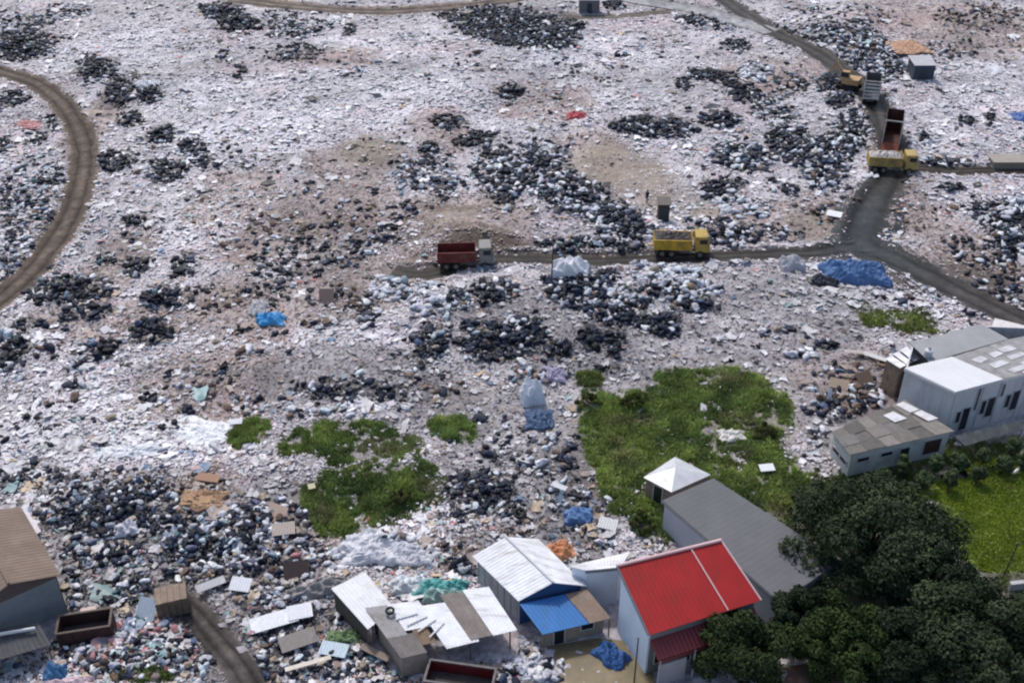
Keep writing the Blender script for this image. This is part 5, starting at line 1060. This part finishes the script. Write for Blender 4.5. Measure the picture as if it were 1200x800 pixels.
tyre('black ring-shaped tyre on the wet ground above the white gable roof', 609, 604, 12)
tyre('black tyre lying on the broken roof sheets of the low shed', 457, 742, 8); bpy.data.objects['tyre.001'].scale = (.6, .6, .6); bpy.data.objects['tyre.001'].location = tuple(V(457, 715, 2.75))
def pole(label, px, py, h, r=.07, lean=0., cat='pole'):
    p = G(px, py); t = thing('pole', label, cat, p, 0); MB().cyl((0,0,-.2), (lean,0,h), r, r*.8, n=8).build('shaft', mat('dark_pole', (.06,.05,.045), .8), t)
    MB().box((lean, 0, h), (.22, .05, .05)).build('crossbar', steel(), t)
pole('thin dark pole beside the middle road above the white bale', 646, 336, 5.2, .08, .1)
pole('thin dark pole standing at the edge of the lawn', 1176, 674, 3.4, .06, .25)
pole('thin pole in front of the pale blue gable wall', 743, 800, 4.6, .06)
def low_wall():
    t = thing('garden_wall', 'low grey wall at the right edge below the lawn', 'wall', V(1180, 690)); a, b = V(1181,692), V(1265,682)
    MB().wall(a, b, -.2, .75, .75, .25).build('wall_body', concrete(), t, True); MB().wall(a, b, .75, .84, .84, .34).build('coping', mat('coping_stone', (.38,.38,.4), .8), t, True)
low_wall()
def bird():
    t = thing('white_bird', 'tiny white bird standing on the lawn edge by the shrubs', 'bird', V(1189, 556, 0), R(30)); b = MB()
    me = bpy.data.meshes.new('bird_skin'); pts = [(0,0,.42),(.2,0,.45),(-.22,0,.38),(.3,0,.62),(.33,0,.8),(.45,0,.79),(-.45,0,.34),(0,.06,.2),(0,.06,.0),(0,-.06,.2),(0,-.06,.0)]
    ed = [(0,1),(0,2),(1,3),(3,4),(4,5),(2,6),(0,7),(7,8),(0,9),(9,10)]; rr = [.16,.13,.12,.06,.07,.02,.03,.025,.015,.025,.015]
    me.from_pydata(pts, ed, []); o = link('body', me, t); me.materials.append(mat('white_feathers', (.75,.75,.75), .7)); md = o.modifiers.new('skin', 'SKIN')
    for v, r in zip(me.skin_vertices[0].data, rr): v.radius = (r, r)
    me.skin_vertices[0].data[0].use_root = True; o.modifiers.new('sub', 'SUBSURF').levels = 2
    MB().box((.52, 0, .79), (.12, .025, .025)).build('beak', mat('beak', (.5,.35,.1), .6), t)
bird()
def person(label, px, py, rz, top, legs):
    p = G(px, py); p.z += .05; t = thing('person', label, 'person', p, R(rz))
    P = [(0,0,.95),(0,0,1.15),(0,0,1.38),(0,0,1.5),(0,.01,1.62),(0,.0,1.76),(.18,0,1.40),(.25,.02,1.12),(.22,.14,.90),(-.18,0,1.40),(-.25,0,1.12),(-.24,.08,.86),(.10,0,.88),(.11,.05,.50),(.11,.0,.08),(.11,.14,.04),(-.10,0,.88),(-.12,-.03,.50),(-.13,-.12,.08),(-.13,.02,.04)]
    E_ = [(0,1),(1,2),(2,3),(3,4),(4,5),(2,6),(6,7),(7,8),(2,9),(9,10),(10,11),(0,12),(12,13),(13,14),(14,15),(0,16),(16,17),(17,18),(18,19)]
    rr = [.15,.14,.16,.06,.10,.085,.07,.05,.04,.07,.05,.04,.10,.07,.05,.04,.10,.07,.05,.04]
    me = bpy.data.meshes.new('person_body'); me.from_pydata(P, E_, []); o = link('body', me, t); me.materials.append(mat('dark_clothes', top, .8)); o.modifiers.new('skin', 'SKIN')
    for v, r in zip(me.skin_vertices[0].data, rr): v.radius = (r, r*.8)
    me.skin_vertices[0].data[0].use_root = True; o.modifiers.new('sub', 'SUBSURF').levels = 1
    h = MB(); bm = bmesh.new(); bmesh.ops.create_uvsphere(bm, u_segments=12, v_segments=8, radius=.115); m2 = bpy.data.meshes.new('hair'); bm.to_mesh(m2); bm.free(); m2.materials.append(mat('dark_hair', (.012,.01,.01), .8)); hh = link('hair', m2, t, (0, -.03, 1.75)); hh.scale = (.95, 1, .8)
person('distant person in dark clothes standing alone on the olive clearing above the brown cabin', 758, 238, 20, (.03,.028,.03), None)
